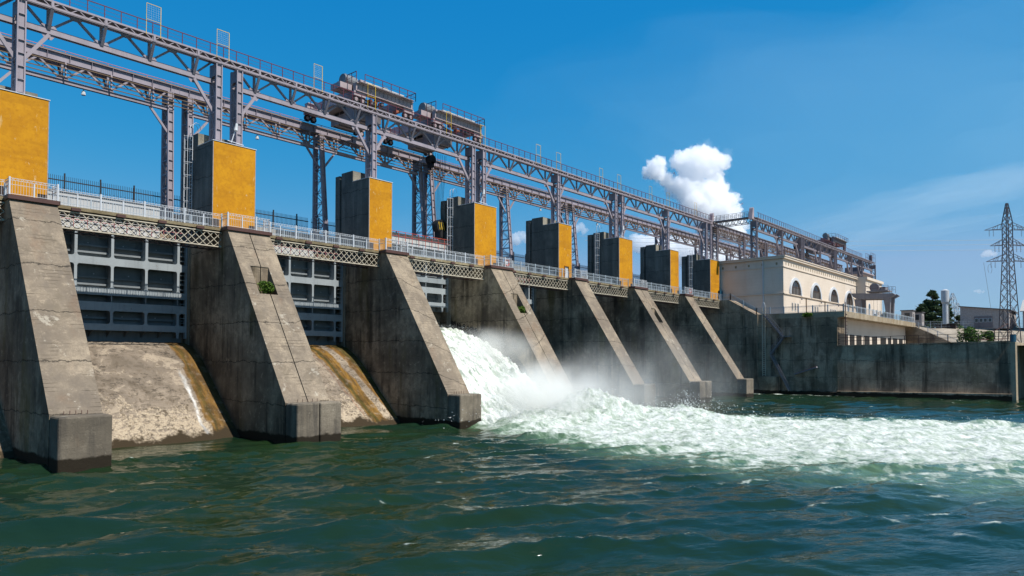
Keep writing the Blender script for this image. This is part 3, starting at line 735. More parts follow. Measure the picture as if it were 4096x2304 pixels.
# ---------------- travelling cranes
def crane(x0, x1, lab, dy=0., dark=False, hook=None, cables=0, hook_stub=False):
    P = 'crane_dark_paint' if dark else 'crane_paint'; RP = 'red_rail_paint'
    t = thing('gantry_crane', ((x0+x1)/2, 6.5+dy, 33.06), lab, 'crane', 'travelling cranes on the gantry')
    yf, yr = 2.0+dy, 11.0+dy; zr = 33.06
    for y, nm in ((yf, 'front_end_carriage'), (yr, 'rear_end_carriage')):
        MB().box(x0, x1, y-.25, y+.25, 34.28, 35.02).box(x0, x1, y-.42, y+.30, 35.02, 35.10).box(x0, x1, y-.36, y+.3, 34.22, 34.28).build(nm, P, t)
        for xw in (x0+.55, x1-.55):
            MB().box(xw-.75, xw+.75, y-.22, y+.22, 33.75, 34.22).build('bogie', P, t)
            for q in (-.4, .4):
                w = MB().cyl((xw+q, y-.12, zr+.36), (xw+q, y+.12, zr+.36), .37, .37, 18).build('wheel', 'rubber', t)
                MB().cyl((xw+q, y-.14, zr+.36), (xw+q, y-.125, zr+.36), .2, .2, 12).build('hub', P, w)
    mb = MB()
    n = 14
    for k in range(n): x = x0+.3+(x1-x0-.6)*k/(n-1); mb.box(x-.02, x+.02, yf-.30, yf-.252, 34.3, 35.0)
    mb.build('web_stiffeners', P, t)
    for x in (x0+1.1, x1-1.1): MB().box(x-.35, x+.35, yf+.28, yr-.28, 34.0, 35.06).build('main_girder', P, t)
    mb = MB()
    for q in range(5): y = yf+.5+q*2.0; mb.bar((x0+1.1, y, 33.95), (x1-1.1, y+1.4, 33.95), .14)
    mb.build('under_bracing', P, t)
    MB().box(x0+.2, x1-.2, yf-.75, yf+1.6, 35.102, 35.14).build('front_platform', P, t)
    # underslung machine house with a slanted cabin window
    cx = (x0+x1)/2
    hx0, hx1, hy0, hy1 = x0+1.25, x0+4.0, 3.3+dy, 8.0+dy
    cabin = MB().box(hx0, hx1, hy0, hy1, 32.05, 34.0).build('machine_house', P, t)
    MB().box(hx0-.03, hx0-.004, 5.3+dy, 7.3+dy, 32.95, 33.7).build('cabin_window', 'glass_dark', cabin)
    MB().box(hx0-.10, hx0-.002, 5.2+dy, 7.4+dy, 33.705, 33.8).box(hx0-.10, hx0-.002, 5.2+dy, 7.4+dy, 32.85, 32.945).box(hx0-.08, hx0-.002, 6.25+dy, 6.32+dy, 32.95, 33.7).build('window_frame', P, cabin)
    mb = MB()
    for q in range(5): y = hy0+.4+q*.95; mb.box(hx0+.05, hx1-.05, y-.05, y+.05, 31.9, 32.045)
    mb.build('floor_beam', 'crane_dark_paint', cabin)
    MB().box(hx1+.4, x1-1.6, 5.4+dy, 9.5+dy, 33.0, 34.0).build('trolley', 'crane_dark_paint', t)
    MB().box(x0-.5, x0+1.0, 9.2+dy, 10.7+dy, 33.75, 34.0).box(x0-.5, x0+1.2, 5.2+dy, 9.6+dy, 33.3, 33.45).build('side_platform', P, t)
    # hoist machinery on top
    dr = MB().cyl((x0-.4, 3.6+dy, 35.75), (x0+1.2, 3.6+dy, 35.75), .62, .62, 18).cyl((x0-1.1, 3.4+dy, 35.0), (x0-.5, 3.4+dy, 35.0), .3, .3, 10)
    for k in range(6): u = k*math.pi/6; dr.box(x0-.1+k*.2, x0-.02+k*.2, 3.55+dy, 3.65+dy, 36.3, 36.5)
    dr.build('hoist_motor', 'machine_paint', t)
    MB().box(x0-1.3, x0+.2, 2.7+dy, 4.4+dy, 34.5, 35.1).build('motor_bracket', P, t)
    for k, (fx, s) in enumerate(((.22,.55),(.34,.45),(.52,.6),(.66,.7))):
        x = x0+(x1-x0)*fx; MB().box(x-s*.5, x+s*.5, 3.0+dy, 4.0+dy, 35.15, 35.15+s).cyl((x, 2.8+dy, 35.15+s*.5), (x, 4.3+dy, 35.15+s*.5), s*.35, s*.35, 10).build('gearbox', 'brick_red_paint' if k in (0, 3) and not dark else 'machine_paint', t)
    rq = random.Random(int(x0*10))
    for k in range(9):
        x = rq.uniform(x0+.8, x1-.8); y = rq.uniform(yf+.1, yf+1.4); h_ = rq.uniform(.2, .75); MB().box(x-rq.uniform(.12,.4), x+rq.uniform(.12,.4), y-.2, y+.25, 35.145, 35.145+h_).build('electrical_box', rq.choice(['machine_paint','brick_red_paint','crane_dark_paint','crane_paint']), t)
    for k in range(8):
        x = rq.uniform(x0+.2, x1-.2); z = rq.uniform(33.3, 34.0); MB().box(x-rq.uniform(.1,.3), x+rq.uniform(.1,.3), yf-.1, yf+.5, z, z+rq.uniform(.2,.5)).cyl((x, yf-.15, z), (x+.2, yf+.4, z+.3), .09, .06, 6).build('drive_gear', rq.choice(['machine_paint','crane_dark_paint','brick_red_paint','crane_paint']), t)
    MB().box(x0+.9, x1-1.5, yf-.5, yf-.1, 35.145, 35.42).build('cable_trough', 'gate_white_paint', t)
    # railings
    mb = MB(); y = yf-.72; n = 7
    for k in range(n): x = x0+.8+(x1-x0-.8)*k/(n-1); mb.bar((x, y, 35.1), (x, y, 36.05), .055)
    mb.bar((x0+.8, y, 36.05), (x1, y, 36.05), .06); mb.bar((x0+.8, y, 35.6), (x1, y, 35.6), .03)
    for x in (x1, x0-.3):
        mb.bar((x, y, 36.05), (x, y+1.6, 36.05), .06); mb.bar((x, y+1.6, 35.1), (x, y+1.6, 36.05), .055); mb.bar((x, y, 35.1), (x, y, 36.05), .055); mb.bar((x, y+.8, 35.1), (x, y+.8, 36.05), .05)
        mb.bar((x, y, 35.6), (x, y+1.6, 35.6), .03)
    mb.build('safety_railing', RP, t)
    mb = MB()
    for x in [x0-.7+k*.7 for k in range(5)]: mb.bar((x, 9.0+dy, 33.7), (x, 9.0+dy, 34.7), .05)
    mb.bar((x0-.7, 9.0+dy, 34.7), (x0+2.1, 9.0+dy, 34.7), .05).bar((x0-.7, 9.0+dy, 34.2), (x0+2.1, 9.0+dy, 34.2), .03)
    mb.box(x0-.9, x0+.1, 8.9+dy, 10+dy, 33.45, 33.55); mb.build('rear_railing', RP, t)
    if cables:
        mb = MB()
        for k in range(cables): x = 29.1+k*.31; mb.bar((x+random.uniform(-.05,.05), 6.4+dy, 32), (28.9+k*.14, 5.6+dy, 23.2), .03)
        mb.build('hoist_cable', 'black_iron', t)
    if hook:
        hx, hy, hz = hook
        hb = MB().cyl((hx, hy-.45, hz), (hx, hy+.45, hz), .82, .82, 20).box(hx-.35, hx+.35, hy-.5, hy+.5, hz-1.5, hz-.5).build('hook_block', 'rubber', t)
        mb = MB()
        for q in (-.40, -.05, .30): mb.bar((hx+q-.12, hy-.46, hz+.45), (hx+q+.12, hy-.46, hz-.5), .10, .02, up=(0,1,0))
        mb.build('hazard_stripes', 'yellow_iron', hb)
        arc = [(hx+.32*math.cos(u), hy, hz-2.0+.36*math.sin(u)) for u in [math.pi*.6-1.45*math.pi*j/10 for j in range(11)]]
        MB().cyl((hx, hy, hz-1.4), (hx, hy, hz-1.75), .12).tube(arc, .12, 8).build('hook', 'brick_red_paint', hb)
    if hook_stub:
        hx, hy, hz = 29.0, 6.5+dy, 31.0
        hb = MB().cyl((hx, hy-.4, hz), (hx, hy+.4, hz), .55, .55, 16).box(hx-.22, hx+.22, hy-.4, hy+.4, hz-1.0, hz-.3).cyl((hx, hy, hz-1), (hx, hy, hz-1.3), .1).build('hook_block', 'rubber', t)
    return t
crane(14.1, 21.9, 'travelling crane with red railings, left one of the two over the tall towers')
crane(25.3, 33.2, 'travelling crane with red railings and hanging hook, right one of the two', hook=(29.55, 5.5, 22.6), cables=9, hook_stub=True)
MB()
# ------------------------------------------------------------------ powerhouse side
# end post and cross walkway between the two runways
t = thing('cross_walkway', (98, -2, 32.5), 'latticed cross walkway with handrails joining the two gantry lines', 'walkway')
MB().box(97.6, 98.9, -5.9, 1.2, 32.6, 32.68).build('deck', 'crane_dark_paint', t)
mb = MB()
for x in (97.65, 98.85):
    mb.bar((x, -5.9, 31.55), (x, 1.2, 31.55), .1); mb.bar((x, -5.9, 32.55), (x, 1.2, 32.55), .14)
    for k in range(6): y0 = -5.9+k*7.1/6; mb.bar((x, y0, 32.5), (x, y0+.6, 31.55), .08); mb.bar((x, y0+.6, 31.55), (x, y0+7.1/6, 32.5), .08)
mb.build('lattice_girder', 'crane_dark_paint', t)
mb = MB()
for x in (97.65, 98.85):
    for k in range(10): y = -5.9+k*7.1/9; mb.bar((x, y, 32.65), (x, y, 33.65), .05)
    for h in (33.65, 33.15): mb.bar((x, -5.9, h), (x, 1.2, h), .05)
mb.build('handrail', 'red_rail_paint', t)
for y, lab in ((1.5, 'pale buffer post at the right end of the main runway'), (-6.4, 'pale buffer post at the left end of the powerhouse runway')):
    t = thing('buffer_post', (97.6, y, 32.3), lab, 'buffer post')
    MB().prism([(97.2, 32.2), (98.2, 32.2), (98.2, 34.2), (97.9, 34.4), (97.7, 34.2)], 'y', y-.35, y+.35).build('post', 'crane_paint', t)
PX = [99.2, 112.3, 124.3, 136.0, 147.3, 160.5, 170.0, 183.0]
for k, x in enumerate(PX):
    xs = [x] if k not in (2, 4) else [x-.6, x+.6]
    if k == 7: pass
    for q, xx in enumerate(xs):
        nm = f'gantry column on the powerhouse roof, {ORD[k+1]} from the left' + ('' if len(xs) == 1 else (' (left of a pair)' if q == 0 else ' (right of a pair)'))
        column(xx, -6.95, 24.95, 32.08, nm, 'powerhouse gantry columns', mat='shaded_truss_paint')
        if k < 7: column(xx+1.0, 1.35, 24.95, 31.98, nm.replace('column', 'rear column'), 'powerhouse gantry columns', mat='shaded_truss_paint')
for k in range(7):
    front_truss(PX[k]+.01, PX[k+1]-.01, PX[k]+.3+(.6 if k in (2,4) else 0), PX[k+1]-.3-(.6 if k+1 in (2,4) else 0), f'front crane-runway truss over the powerhouse, {ORD[k+1]} from the left', dy=-7.95,
                rail='red_rail_paint' if k < 6 else None, group='powerhouse gantry trusses', mat='shaded_truss_paint')
    a = 97.3 if k == 0 else PX[k]+1.01
    rear_truss(a, PX[k+1]+.99, PX[k]+1.3, PX[k+1]+.7, f'rear crane-runway truss over the powerhouse, {ORD[k+1]} from the left', y=2.0, group='powerhouse gantry trusses', rail=False, mat='shaded_truss_paint')
for k in range(3):
    a = 95.8+k*16
    rear_truss(a, a+15.98, a+.3, a+15.6, f'far rear runway truss behind the powerhouse gantry, {ORD[k+1]} from the left', y=11.0, group='powerhouse gantry trusses', mat='shaded_truss_paint')
    column(a+16, 10.7, 24.5, 31.98, f'far rear gantry column behind the powerhouse, {ORD[k+1]} from the left', 'powerhouse gantry columns')
crane(147.0, 157.0, 'dark travelling crane far right above the powerhouse', dy=-8.3, dark=True)
t = thing('machine_platform', (174, -2.5, 26), 'dark machinery platform at the right end of the powerhouse gantry', 'machinery')
MB().box(170.6, 182, -6.6, 0, 28.6, 29.3).box(170.6, 182, -6.9, -6.61, 28.9, 29.2).build('deck', 'crane_paint', t)
MB().box(172, 176, -5.8, -2, 29.31, 30.6).cyl((178, -5, 30), (178, -2, 30), .8, .8, 14).build('winch', 'crane_dark_paint', t)
t = thing('end_cage', (181.5, -7, 32.7), 'dark railed cage at the far right tip of the gantry', 'cage')
mb = MB()
for x in (178.5, 180, 181.5, 183):
    for y in (-6.9, -5.6): mb.bar((x, y, 32.7), (x, y, 35), .06)
for z in (35, 33.9):
    for y in (-6.9, -5.6): mb.bar((178.5, y, z), (183, y, z), .06)
mb.build('railing', 'red_rail_paint', t); MB().box(180.6, 181.4, -6.6, -5.9, 32.7, 34.6).build('cabinet', 'crane_dark_paint', t)

# powerhouse
ph = thing('powerhouse', (120, -4, 14), 'long cream powerhouse with four arched windows and a notched cornice', 'powerhouse')
A, B, YF = 98.5, 144.6, -12.0
MB().box(A, B, YF, 8, 13.9, 24.4).box(A-.18, A-.002, YF, -5.0, 13.9, 24.38).build('wall', 'cream_plaster', ph)
MB().box(B, 159, -14.05, 8, 13.9, 24.3).build('end_wing', 'cream_plaster', ph)
mb = MB()
def band(mb, z0, z1, out):
    mb.box(A-.18-out, B+.001, YF-out, YF-.003, z0, z1).box(A-.18-out, A-.183, YF-.002, -5.0, z0, z1).box(A-out, A-.003, -4.999, 8, z0, z1)
band(mb, 24.4, 24.75, .38); band(mb, 24.75, 24.92, .5); band(mb, 22.85, 23.0, .14); band(mb, 17.95, 18.12, .2)
mb.box(A-.3, B, YF, 8, 24.4, 24.7)
mb.box(B+.01, 159.3, -14.4, 8, 24.3, 24.9).box(B+.01, 159.1, -14.2, -14.06, 22.8, 22.95)
mb.build('cornice', 'cream_plaster', ph)
n = 34
for k in range(n):
    x = A+1.2+(B-A-2)*k/(n-1); MB().box(x-.16, x+.16, YF-.02, YF-.004, 23.3, 23.75).cyl((x, YF-.02, 23.75), (x, YF-.004, 23.75), .16, .16, 8).build('cornice_notch', 'deck_concrete', ph)
for k in range(9): x = B+1+k*1.35; MB().box(x-.16, x+.16, -14.07, -14.055, 23.2, 23.7).build('cornice_notch', 'deck_concrete', ph)
for k in range(7): y = YF+1.2+k*2.6; xx = A-.2 if y < -5 else A-.02; MB().box(xx, xx+.016, y-.17, y+.17, 23.3, 23.75).build('cornice_notch', 'deck_concrete', ph)
for k, xc in enumerate((104.3, 115.95, 127.4, 138.4)):
    r0, r1, zc = 2.72, 3.2, 18.13
    U = [math.pi*j/28 for j in range(29)]
    mb = MB()
    for j in range(28):
        u, v = U[j], U[j+1]
        def q(r, a): return (xc+r*math.cos(a), zc+r*math.sin(a))
        mb.prism([q(r0, u), q(r1, u), q(r1, v), q(r0, v)], 'y', YF-.28, YF-.004)
    fr = mb.build('window', 'white_paint', ph)
    mb = MB(); mb.prism([(xc+r0*math.cos(u), zc+r0*math.sin(u)) for u in U], 'y', YF-.05, YF-.008); mb.build('pane', 'glass_dark', fr)
    mb = MB()
    for q_ in range(-3, 4):
        x = q_*.78; hh = math.sqrt(max(.01, r0*r0-x*x)); mb.box(xc+x-.05, xc+x+.05, YF-.10, YF-.055, zc, zc+hh*.99)
    mb.box(xc-r0*.84, xc+r0*.84, YF-.10, YF-.055, zc+1.35, zc+1.47).build('mullions', 'window_brown', fr)
    mb = MB()
    for q_ in range(-3, 3):
        x = q_*.78+.14; hh = math.sqrt(max(.01, r0*r0-max(abs(x), abs(x+.42))**2)); mb.box(xc+x, xc+x+.36, YF-.054, YF-.051, zc+.02, zc+min(1.3, hh))
    mb.build('curtains', 'curtain', fr)
for k in range(5):
    for q in range(3):
        x = 102.4+k*11.4+q*1.5; f = MB().box(x, x+.75, YF-.05, YF-.004, 15.1, 16.6).build('window', 'gate_white_paint', ph); MB().box(x+.1, x+.65, YF-.06, YF-.051, 15.25, 16.5).build('pane', 'curtain', f)
MB().cyl((A-.3, -8.3, 14), (A-.3, -8.3, 24.3), .1, .1, 8).build('downpipe', 'white_paint', ph)
for x in (110.2, 121.6): MB().cyl((x, YF-.1, 14), (x, YF-.1, 17.9), .08, .08, 8).build('downpipe', 'cable_iron', ph)
for x in (107.0, 118.5, 130): MB().bar((x, YF-.3, 17.6), (x, YF, 17.8), .06).cyl((x, YF-.3, 17.6), (x, YF-.34, 17.35), .1, .16, 8).build('wall_lamp', 'crane_dark_paint', ph)
MB().box(97.0, 98.2, -.5, .9, 17.02, 19.15).build('entrance_porch', 'blue_paint', ph)
MB().box(96.97, 96.995, -.35, .75, 17.05, 19.0).build('door', 'opening_dark', ph)
MB().prism([(150.8, 14.6), (152.4, 14.6), (152.4, 16.2), (153, 16.2), (151.6, 17.6), (150.2, 16.2), (150.8, 16.2)], 'y', -14.25, -14.06).build('arrow_sign', 'white_paint', ph)
f = MB().cyl((147.5, -14.07, 18.13), (147.5, -14.05, 18.13), 1.0, 1.0, 20).build('window', 'white_paint', ph); MB().cyl((147.5, -14.085, 18.13), (147.5, -14.072, 18.13), .75, .75, 20).build('pane', 'glass_dark', f)
for x in (150.2, 155.0): MB().box(x, x+.4, -14.08, -14.055, 16.6, 17.3).build('vent', 'window_brown', ph)

# retaining wall between spillway and tailrace
rw = thing('retaining_wall', (96, -9, 0), 'tall stained grey retaining wall right of the last spillway bay', 'wall')
MB().prism([(6,17.0),(-3.5,17.0),(-8.5,14.1),(-23.4,14.1),(-23.4,13.2),(-22.3,13.0),(-22.3,-4),(6,-4)], 'x', 94.2, 98.3).build('wall', 'wall_concrete', rw)
MB().box(93.2, 94.195, -12.8, -9.4, -4, 3.05).build('footing_block', 'wall_concrete', rw)
MB().box(94.0, 94.196, -8.9, -8.5, 3.0, 14.0).build('pilaster', 'wall_concrete', rw)
MB().box(93.8, 94.195, -22.4, -12.81, -4, .55).build('ledge', 'wall_concrete', rw)
def slope_rail(pts, t, mat='pale_blue_paint', step=2.4, h=1.15, dens=.2):
    for a, b in zip(pts, pts[1:]):
        a, b = Vector(a), Vector(b); L = (b-a).length; n = max(1, round(L/step))
        for k in range(n+1): p = a.lerp(b, k/n); MB().box(p.x-.07, p.x+.07, p.y-.07, p.y+.07, p.z, p.z+h+.08).build('post', mat, t)
        mb = MB(); up = Vector((0,0,1))
        for q in (h, h-.14, .12): mb.bar(a+up*q, b+up*q, .05)
        n = int(L/dens)
        for k in range(1, n): p = a.lerp(b, k/n); mb.bar(p+up*.12, p+up*(h-.14), .022)
        mb.build('infill', mat, t)
t = thing('railing', (94.4, -10, 14), 'long pale railing running down the steps and along the retaining wall top', 'railing')
slope_rail([(94.5,-1.7,17.0),(94.5,-3.6,17.0),(94.5,-8.5,14.1),(94.5,-23.2,14.1)], t)
t = thing('railing', (120, -23, 14), 'pale railing along the sunlit terrace edge before the powerhouse', 'railing')
slope_rail([(94.5,-23.25,14.12),(147,-23.25,14.12)], t, step=2.6, dens=.35)
# steps and ladders on the wall
t = thing('wall_ladder', (94, -10, 3), 'pale vertical ladder with hoops on the retaining wall', 'ladder')
mb = MB()
for y in (-9.75, -10.25): mb.box(93.85, 93.95, y-.06, y+.06, 3.1, 15.3)
for k in range(32): mb.box(93.86, 93.94, -10.25, -9.75, 3.3+k*.36, 3.42+k*.36)
mb.build('rungs', 'cream_iron', t)
MB().tube([(93.9+.6*math.sin(u)*0, -10+.3*math.cos(u), 15.3+.9*math.sin(u)) for u in [math.pi*j/8 for j in range(9)]], .05, 6).build('hoop', 'white_paint', t)
def stair(p, q, lab, w=.8):
    t = thing('steel_stair', p, lab, 'stairs', 'steel stairs on the retaining wall'); p, q = Vector(p), Vector(q)
    mb = MB()
    for dx in (0, -w): mb.bar(p+Vector((dx,0,0)), q+Vector((dx,0,0)), .06, .2)
    n = int(abs(p.z-q.z)/.28)
    for k in range(n): r = p.lerp(q, (k+.5)/n); mb.box(r.x-w, r.x, r.y-.13, r.y+.13, r.z-.015, r.z+.015)
    mb.build('flight', 'goliath_paint', t); mb = MB(); up = Vector((0,0,1))
    for h in (1.0, .5): mb.bar(p+up*h+Vector((-w,0,0)), q+up*h+Vector((-w,0,0)), .04)
    for k in range(6): r = p.lerp(q, k/5)+Vector((-w,0,0)); mb.bar(r, r+up, .04)
    mb.build('handrail', 'goliath_paint', t); return t
t = stair((94.1,-10.3,13.9), (94.1,-13.5,10.0), 'upper steel stair descending from the wall top'); MB().box(93.0, 94.1, -14.9, -13.5, 9.94, 10.02).bar((93.05,-14.85,10), (93.05,-14.85,11), .05).build('landing', 'goliath_paint', t)
stair((94.1,-13.6,9.9), (94.1,-11.3,6.9), 'short dark steel stair in the middle of the retaining wall')
stair((94.1,-11.4,6.8), (93.9,-14.6,.6), 'lowest steel stair reaching the water on the retaining wall')
t = thing('gutter', (94, -17, 4), 'red-edged metal gutter sticking out of the retaining wall', 'gutter')
MB().bar((93.9,-15.4,3.5), (93.4,-19.2,4.75), .5, .22).build('channel', 'goliath_paint', t); MB().bar((93.7,-15.4,3.64), (93.15,-19.2,4.89), .05, .05).build('edge', 'orange_rail_paint', t)
t = thing('pipe_ladder', (94, -23.4, 8), 'dark ladder pipe on the corner of the terrace', 'ladder')
mb = MB().bar((94.6,-23.5,8.4), (94.6,-23.5,15.6), .12)
for k in range(9): mb.bar((94.6,-23.55,8.7+k*.62), (95.6,-23.5,8.6+k*.62), .06)
mb.build('pipe', 'brown_iron', t)

# terrace block with the sunlit openings
tb = thing('terrace_block', (120, -22, 8), 'sunlit terrace block with a row of dark openings below its overhanging edge', 'terrace')
MB().box(98.31, 147, -21.5, -12.5, 8, 13.2).box(94.21, 98.31, -22.29, -21.5, 8, 13.0).build('wall', 'cream_plaster', tb)
mb = MB(); n = 60
for k in range(n+1):
    x = 94.15+(147.4-94.15)*k/n; e = mnoise.noise(Vector((x*.9, 3, 1)))*.06; mb.v += [(x,-23.5,14.1), (x,-12.2,14.1), (x,-12.2,13.21), (x,-23.45,13.15+e*2)]
for k in range(n):
    o = 4*k
    for q in range(4): mb.f.append((o+q, o+4+q, o+4+(q+1)%4, o+(q+1)%4)); mb.mi.append(0)
mb.f += [(0,1,2,3), (4*n,4*n+3,4*n+2,4*n+1)]; mb.mi += [0,0]
mb.build('overhang', 'terrace_concrete', tb)
for x0, x1 in ((99.5,103),(104.2,107),(108.3,111.6),(113.5,117.1),(119,122.6),(125.3,129.6),(131.3,133.8),(135.5,139.2),(140.8,144.1)):
    MB().box(x0, x1, -21.56, -21.505, 8.05, 10.45).build('opening', 'opening_dark', tb)
MB().box(94.6, 98, -22.36, -22.3, 8.05, 10.45).build('opening', 'opening_dark', tb)
# low guide wall of the tailrace
p0, p1 = Vector((94.2,-22.2,0)), Vector((98.0,-45.6,0)); d = (p1-p0).normalized(); nn = Vector((-d.y, d.x, 0))
gw = thing('guide_wall', p0, 'long low grey guide wall with a sunlit end, right side of the river', 'wall')
def slab(mb, a, b, off0, off1, z0a, z1a, z0b, z1b):
    vs = []
    for p, z0, z1 in ((a, z0a, z1a), (b, z0b, z1b)): vs += [(p+nn*off0+Vector((0,0,z0))), (p+nn*off1+Vector((0,0,z0))), (p+nn*off1+Vector((0,0,z1))), (p+nn*off0+Vector((0,0,z1)))]
    return mb.add(vs, [(0,1,2,3),(7,6,5,4),(0,4,5,1),(1,5,6,2),(2,6,7,3),(3,7,4,0)])
sgn = 1 if nn.x > 0 else -1
slab(MB(), p0, p1, 0, sgn*2.5, -4, 8.25, -4, 8.72).build('wall', 'wall_concrete', gw)
MB().box(p1.x+.02, 150, p1.y-.6, p1.y+1.4, -4, 8.7).build('return_wall', 'terrace_concrete', gw)
slab(MB(), p0, p1, -sgn*1.1, -sgn*.003, -4, .8, -4, .95).build('footing_ledge', 'wall_concrete', gw)
slab(MB(), p0, p1, -sgn*.06, sgn*2.4, 8.252, 8.4, 8.722, 8.87).build('coping', 'wall_concrete', gw)
t = thing('railing', (100, -32, 8.4), 'dark iron pipe railing on top of the low guide wall', 'railing')
mb = MB(); n = 12
for k in range(n+1):
    q = p0.lerp(p1, k/n)+nn*sgn*.3; z = 8.4+.47*k/n; MB().bar(q+Vector((0,0,z)), q+Vector((0,0,z+1.25)), .09).build('post', 'brown_iron', t)
for h in (1.25, .7): mb.bar(p0+nn*sgn*.3+Vector((0,0,8.4+h)), p1+nn*sgn*.3+Vector((0,0,8.87+h)), .07)
mb.build('rail', 'brown_iron', t)
# stair wall at the right end of the terrace
t = thing('stair_wall', (148, -22, 8), 'dark sloping stair wall at the right end of the terrace', 'wall')
MB().prism([(-12.3,14.05),(-22.0,14.05),(-31.5,9.0),(-31.5,7),(-12.3,7)], 'x', 147.45, 149.2).build('wall', 'wall_concrete', t)
r = thing('railing', (148, -26, 12), 'pale railing sloping down the dark stair wall', 'railing'); slope_rail([(147.7,-22.1,14.0),(147.7,-31.4,9.05)], r, step=2.2, dens=.3)

# goliath crane on the terrace
t = thing('portal_crane', (140, -16, 14.1), 'small grey portal crane standing on the terrace beside the powerhouse', 'crane')
X0 = 138.8; gp = 'goliath_paint'
BP = [(-12.5,20.75),(-21.0,20.3),(-21.5,19.9),(-20.0,19.1),(-14.0,19.35),(-13.0,19.9)]
MB().prism(BP, 'x', X0-.45, X0+.45).prism(BP, 'x', X0+3.0, X0+3.9).build('main_beam', gp, t)
for y0, y1, yt in ((-15.0,-13.5,-13.7), (-20.6,-19.4,-19.6)):
    for dx in (0, 3.4): MB().prism([(y0+.35, 14.3), (y1-.35, 14.3), (yt+.5, 19.4), (yt-.9, 19.3)], 'x', X0+dx-.35, X0+dx+.35).build('leg', gp, t)
    MB().box(X0-1, X0+4.6, y0+.2, y1-.2, 14.12, 14.6).build('bogie_beam', gp, t)
MB().box(X0-.3, X0+3.7, -20.0, -15.7, 20.8, 21.1).cyl((X0+.1, -17.2, 21.8), (X0+.9, -17.2, 21.8), .95, .95, 22).box(X0+1.4, X0+3.2, -19.2, -16.2, 21.1, 21.9).box(X0-.2, X0+.5, -19.5, -18.6, 21.1, 21.8).build('trolley', gp, t)
mb = MB()
for y in (-20.1, -19.1, -18.1, -16.6, -15.6):
    for x in (X0-.4, X0+3.8): mb.bar((x, y, 21.05), (x, y, 22.1), .05)
for x in (X0-.4, X0+3.8):
    for h in (22.1, 21.6): mb.bar((x, -20.1, h), (x, -15.6, h), .05)
for y in (-21.5, -20.8, -20.3, -12.5, -13.2): mb.bar((X0-.4, y, 20.3), (X0-.4, y, 21.7), .05)
for a_, b_ in ((-21.5,-20.3), (-13.2,-12.5)):
    for h in (21.7, 21.0): mb.bar((X0-.4, a_, h), (X0-.4, b_, h), .05)
mb.build('railing', 'red_rail_paint', t)
mb = MB()
for y in (-16.8, -17.5, -18.3, -18.7): mb.bar((X0+1.2, y, 20.8), (X0+1.2, y, 15.6), .04)
mb.build('hoist_rope', 'black_iron', t)
for y in (-17.0, -18.5): MB().cyl((X0+1.2, y, 16.0), (X0+1.2, y, 15.6), .12, .4, 10).cyl((X0+1.2, y, 15.6), (X0+1.2, y, 14.9), .45, .3, 10).build('hook_block', 'rubber', t)

# ------------------------------------------------------------------ far bank
def kiosk(x, y, z, w, d, h, lab):
    t = thing('stair_kiosk', (x, y, z), lab, 'kiosk', 'grey stair kiosks')
    MB().box(x, x+w, y-d, y, z, z+h).build('wall', 'grey_block', t); MB().box(x-.2, x+w+.2, y-d-.2, y+.2, z+h+.003, z+h+.2).build('roof', 'felt_roof', t)
    f = MB().box(x-.04, x-.004, y-d*.75, y-d*.3, z+h*.45, z+h*.85).build('window', 'glass_dark', t); MB().box(x+w*.3, x+w*.6, y-d-.04, y-d-.004, z+h*.3, z+h*.8).build('door', 'felt_roof', t)
kiosk(158, -18.4, 14.1, 2.6, 2.4, 3.4, 'left one of two small grey flat-roofed kiosks beyond the terrace')
kiosk(164, -19.2, 14.1, 2.6, 2.4, 3.2, 'right one of two small grey flat-roofed kiosks beyond the terrace')

def ground_h(x, y):
    if y > -12 or (y > -22 and x > 148.2): return 14.0
    if x < 148.2 and y > -24: return 7.6
    xb = 178 - (y+20)*.62 if y < -20 else 178           # top line of the bank
    k = min(1, max(0, (x-(xb-26))/26)); base = 8.2+k*5.8
    return base+mnoise.noise(Vector((x*.08, y*.08, 2)))*.25*(1 if .02 < k < .98 else .3)
mb = MB(); ys = [-400,-250,-160,-110,-80]+[-70+1.5*k for k in range(35)]+[-16,-13,-11.8,0,10,14,40,120,400]; cols = 90
for y in ys:
    if y >= -22: xl = 98.4 if y > 8.1 else 98.6
    else: xl = 94.2+(-22.2-y)/23.4*3.8+2.2
    for k in range(cols+1):
        u = k/cols; x = xl+(260-xl)*min(1, u/.85) if u < .85 else 260+((u-.85)/.15)**2*2600
        mb.v.append((x, y, ground_h(x, y)))
for j in range(len(ys)-1):
    for k in range(cols): o = j*(cols+1)+k; mb.f.append((o, o+1, o+cols+2, o+cols+1)); mb.mi.append(0)
struct(mb.build('ground', 'bank_concrete', smooth=True))

def box_thing(name, lab, cat, x0, x1, y0, y1, z0, h0, h1, wall, roof, over=.4):
    """shed whose roof falls from h0 at y1 to h1 at y0"""
    t = thing(name, ((x0+x1)/2, (y0+y1)/2, z0), lab, cat)
    MB().prism([(y0,z0),(y1,z0),(y1,z0+h0),(y0,z0+h1)], 'x', x0, x1).build('wall', wall, t)
    MB().prism([(y0-over,z0+h1-.1),(y1+over,z0+h0+.02),(y1+over,z0+h0+.2),(y0-over,z0+h1+.12)], 'x', x0-over, x1+over).build('roof', roof, t); return t
t = box_thing('workshop', 'grey workshop with a sloping roof and dark window frame behind the embankment', 'workshop', 184, 200, -37.0, -26.6, 13.7, 5.9, 4.6, 'grey_block', 'felt_roof')
f = MB().box(183.9, 183.99, -33.6, -29.6, 14.0, 16.9).build('gate_door', 'crane_dark_paint', t)
for y in (-33.1, -32.1, -31.2, -30.2):
    w = MB().box(183.85, 183.895, y-.35, y+.45, 15.4, 16.4).build('window', 'pale_blue_paint', t); MB().box(183.82, 183.845, y-.25, y+.35, 15.5, 16.3).build('pane', 'glass_dark', w)
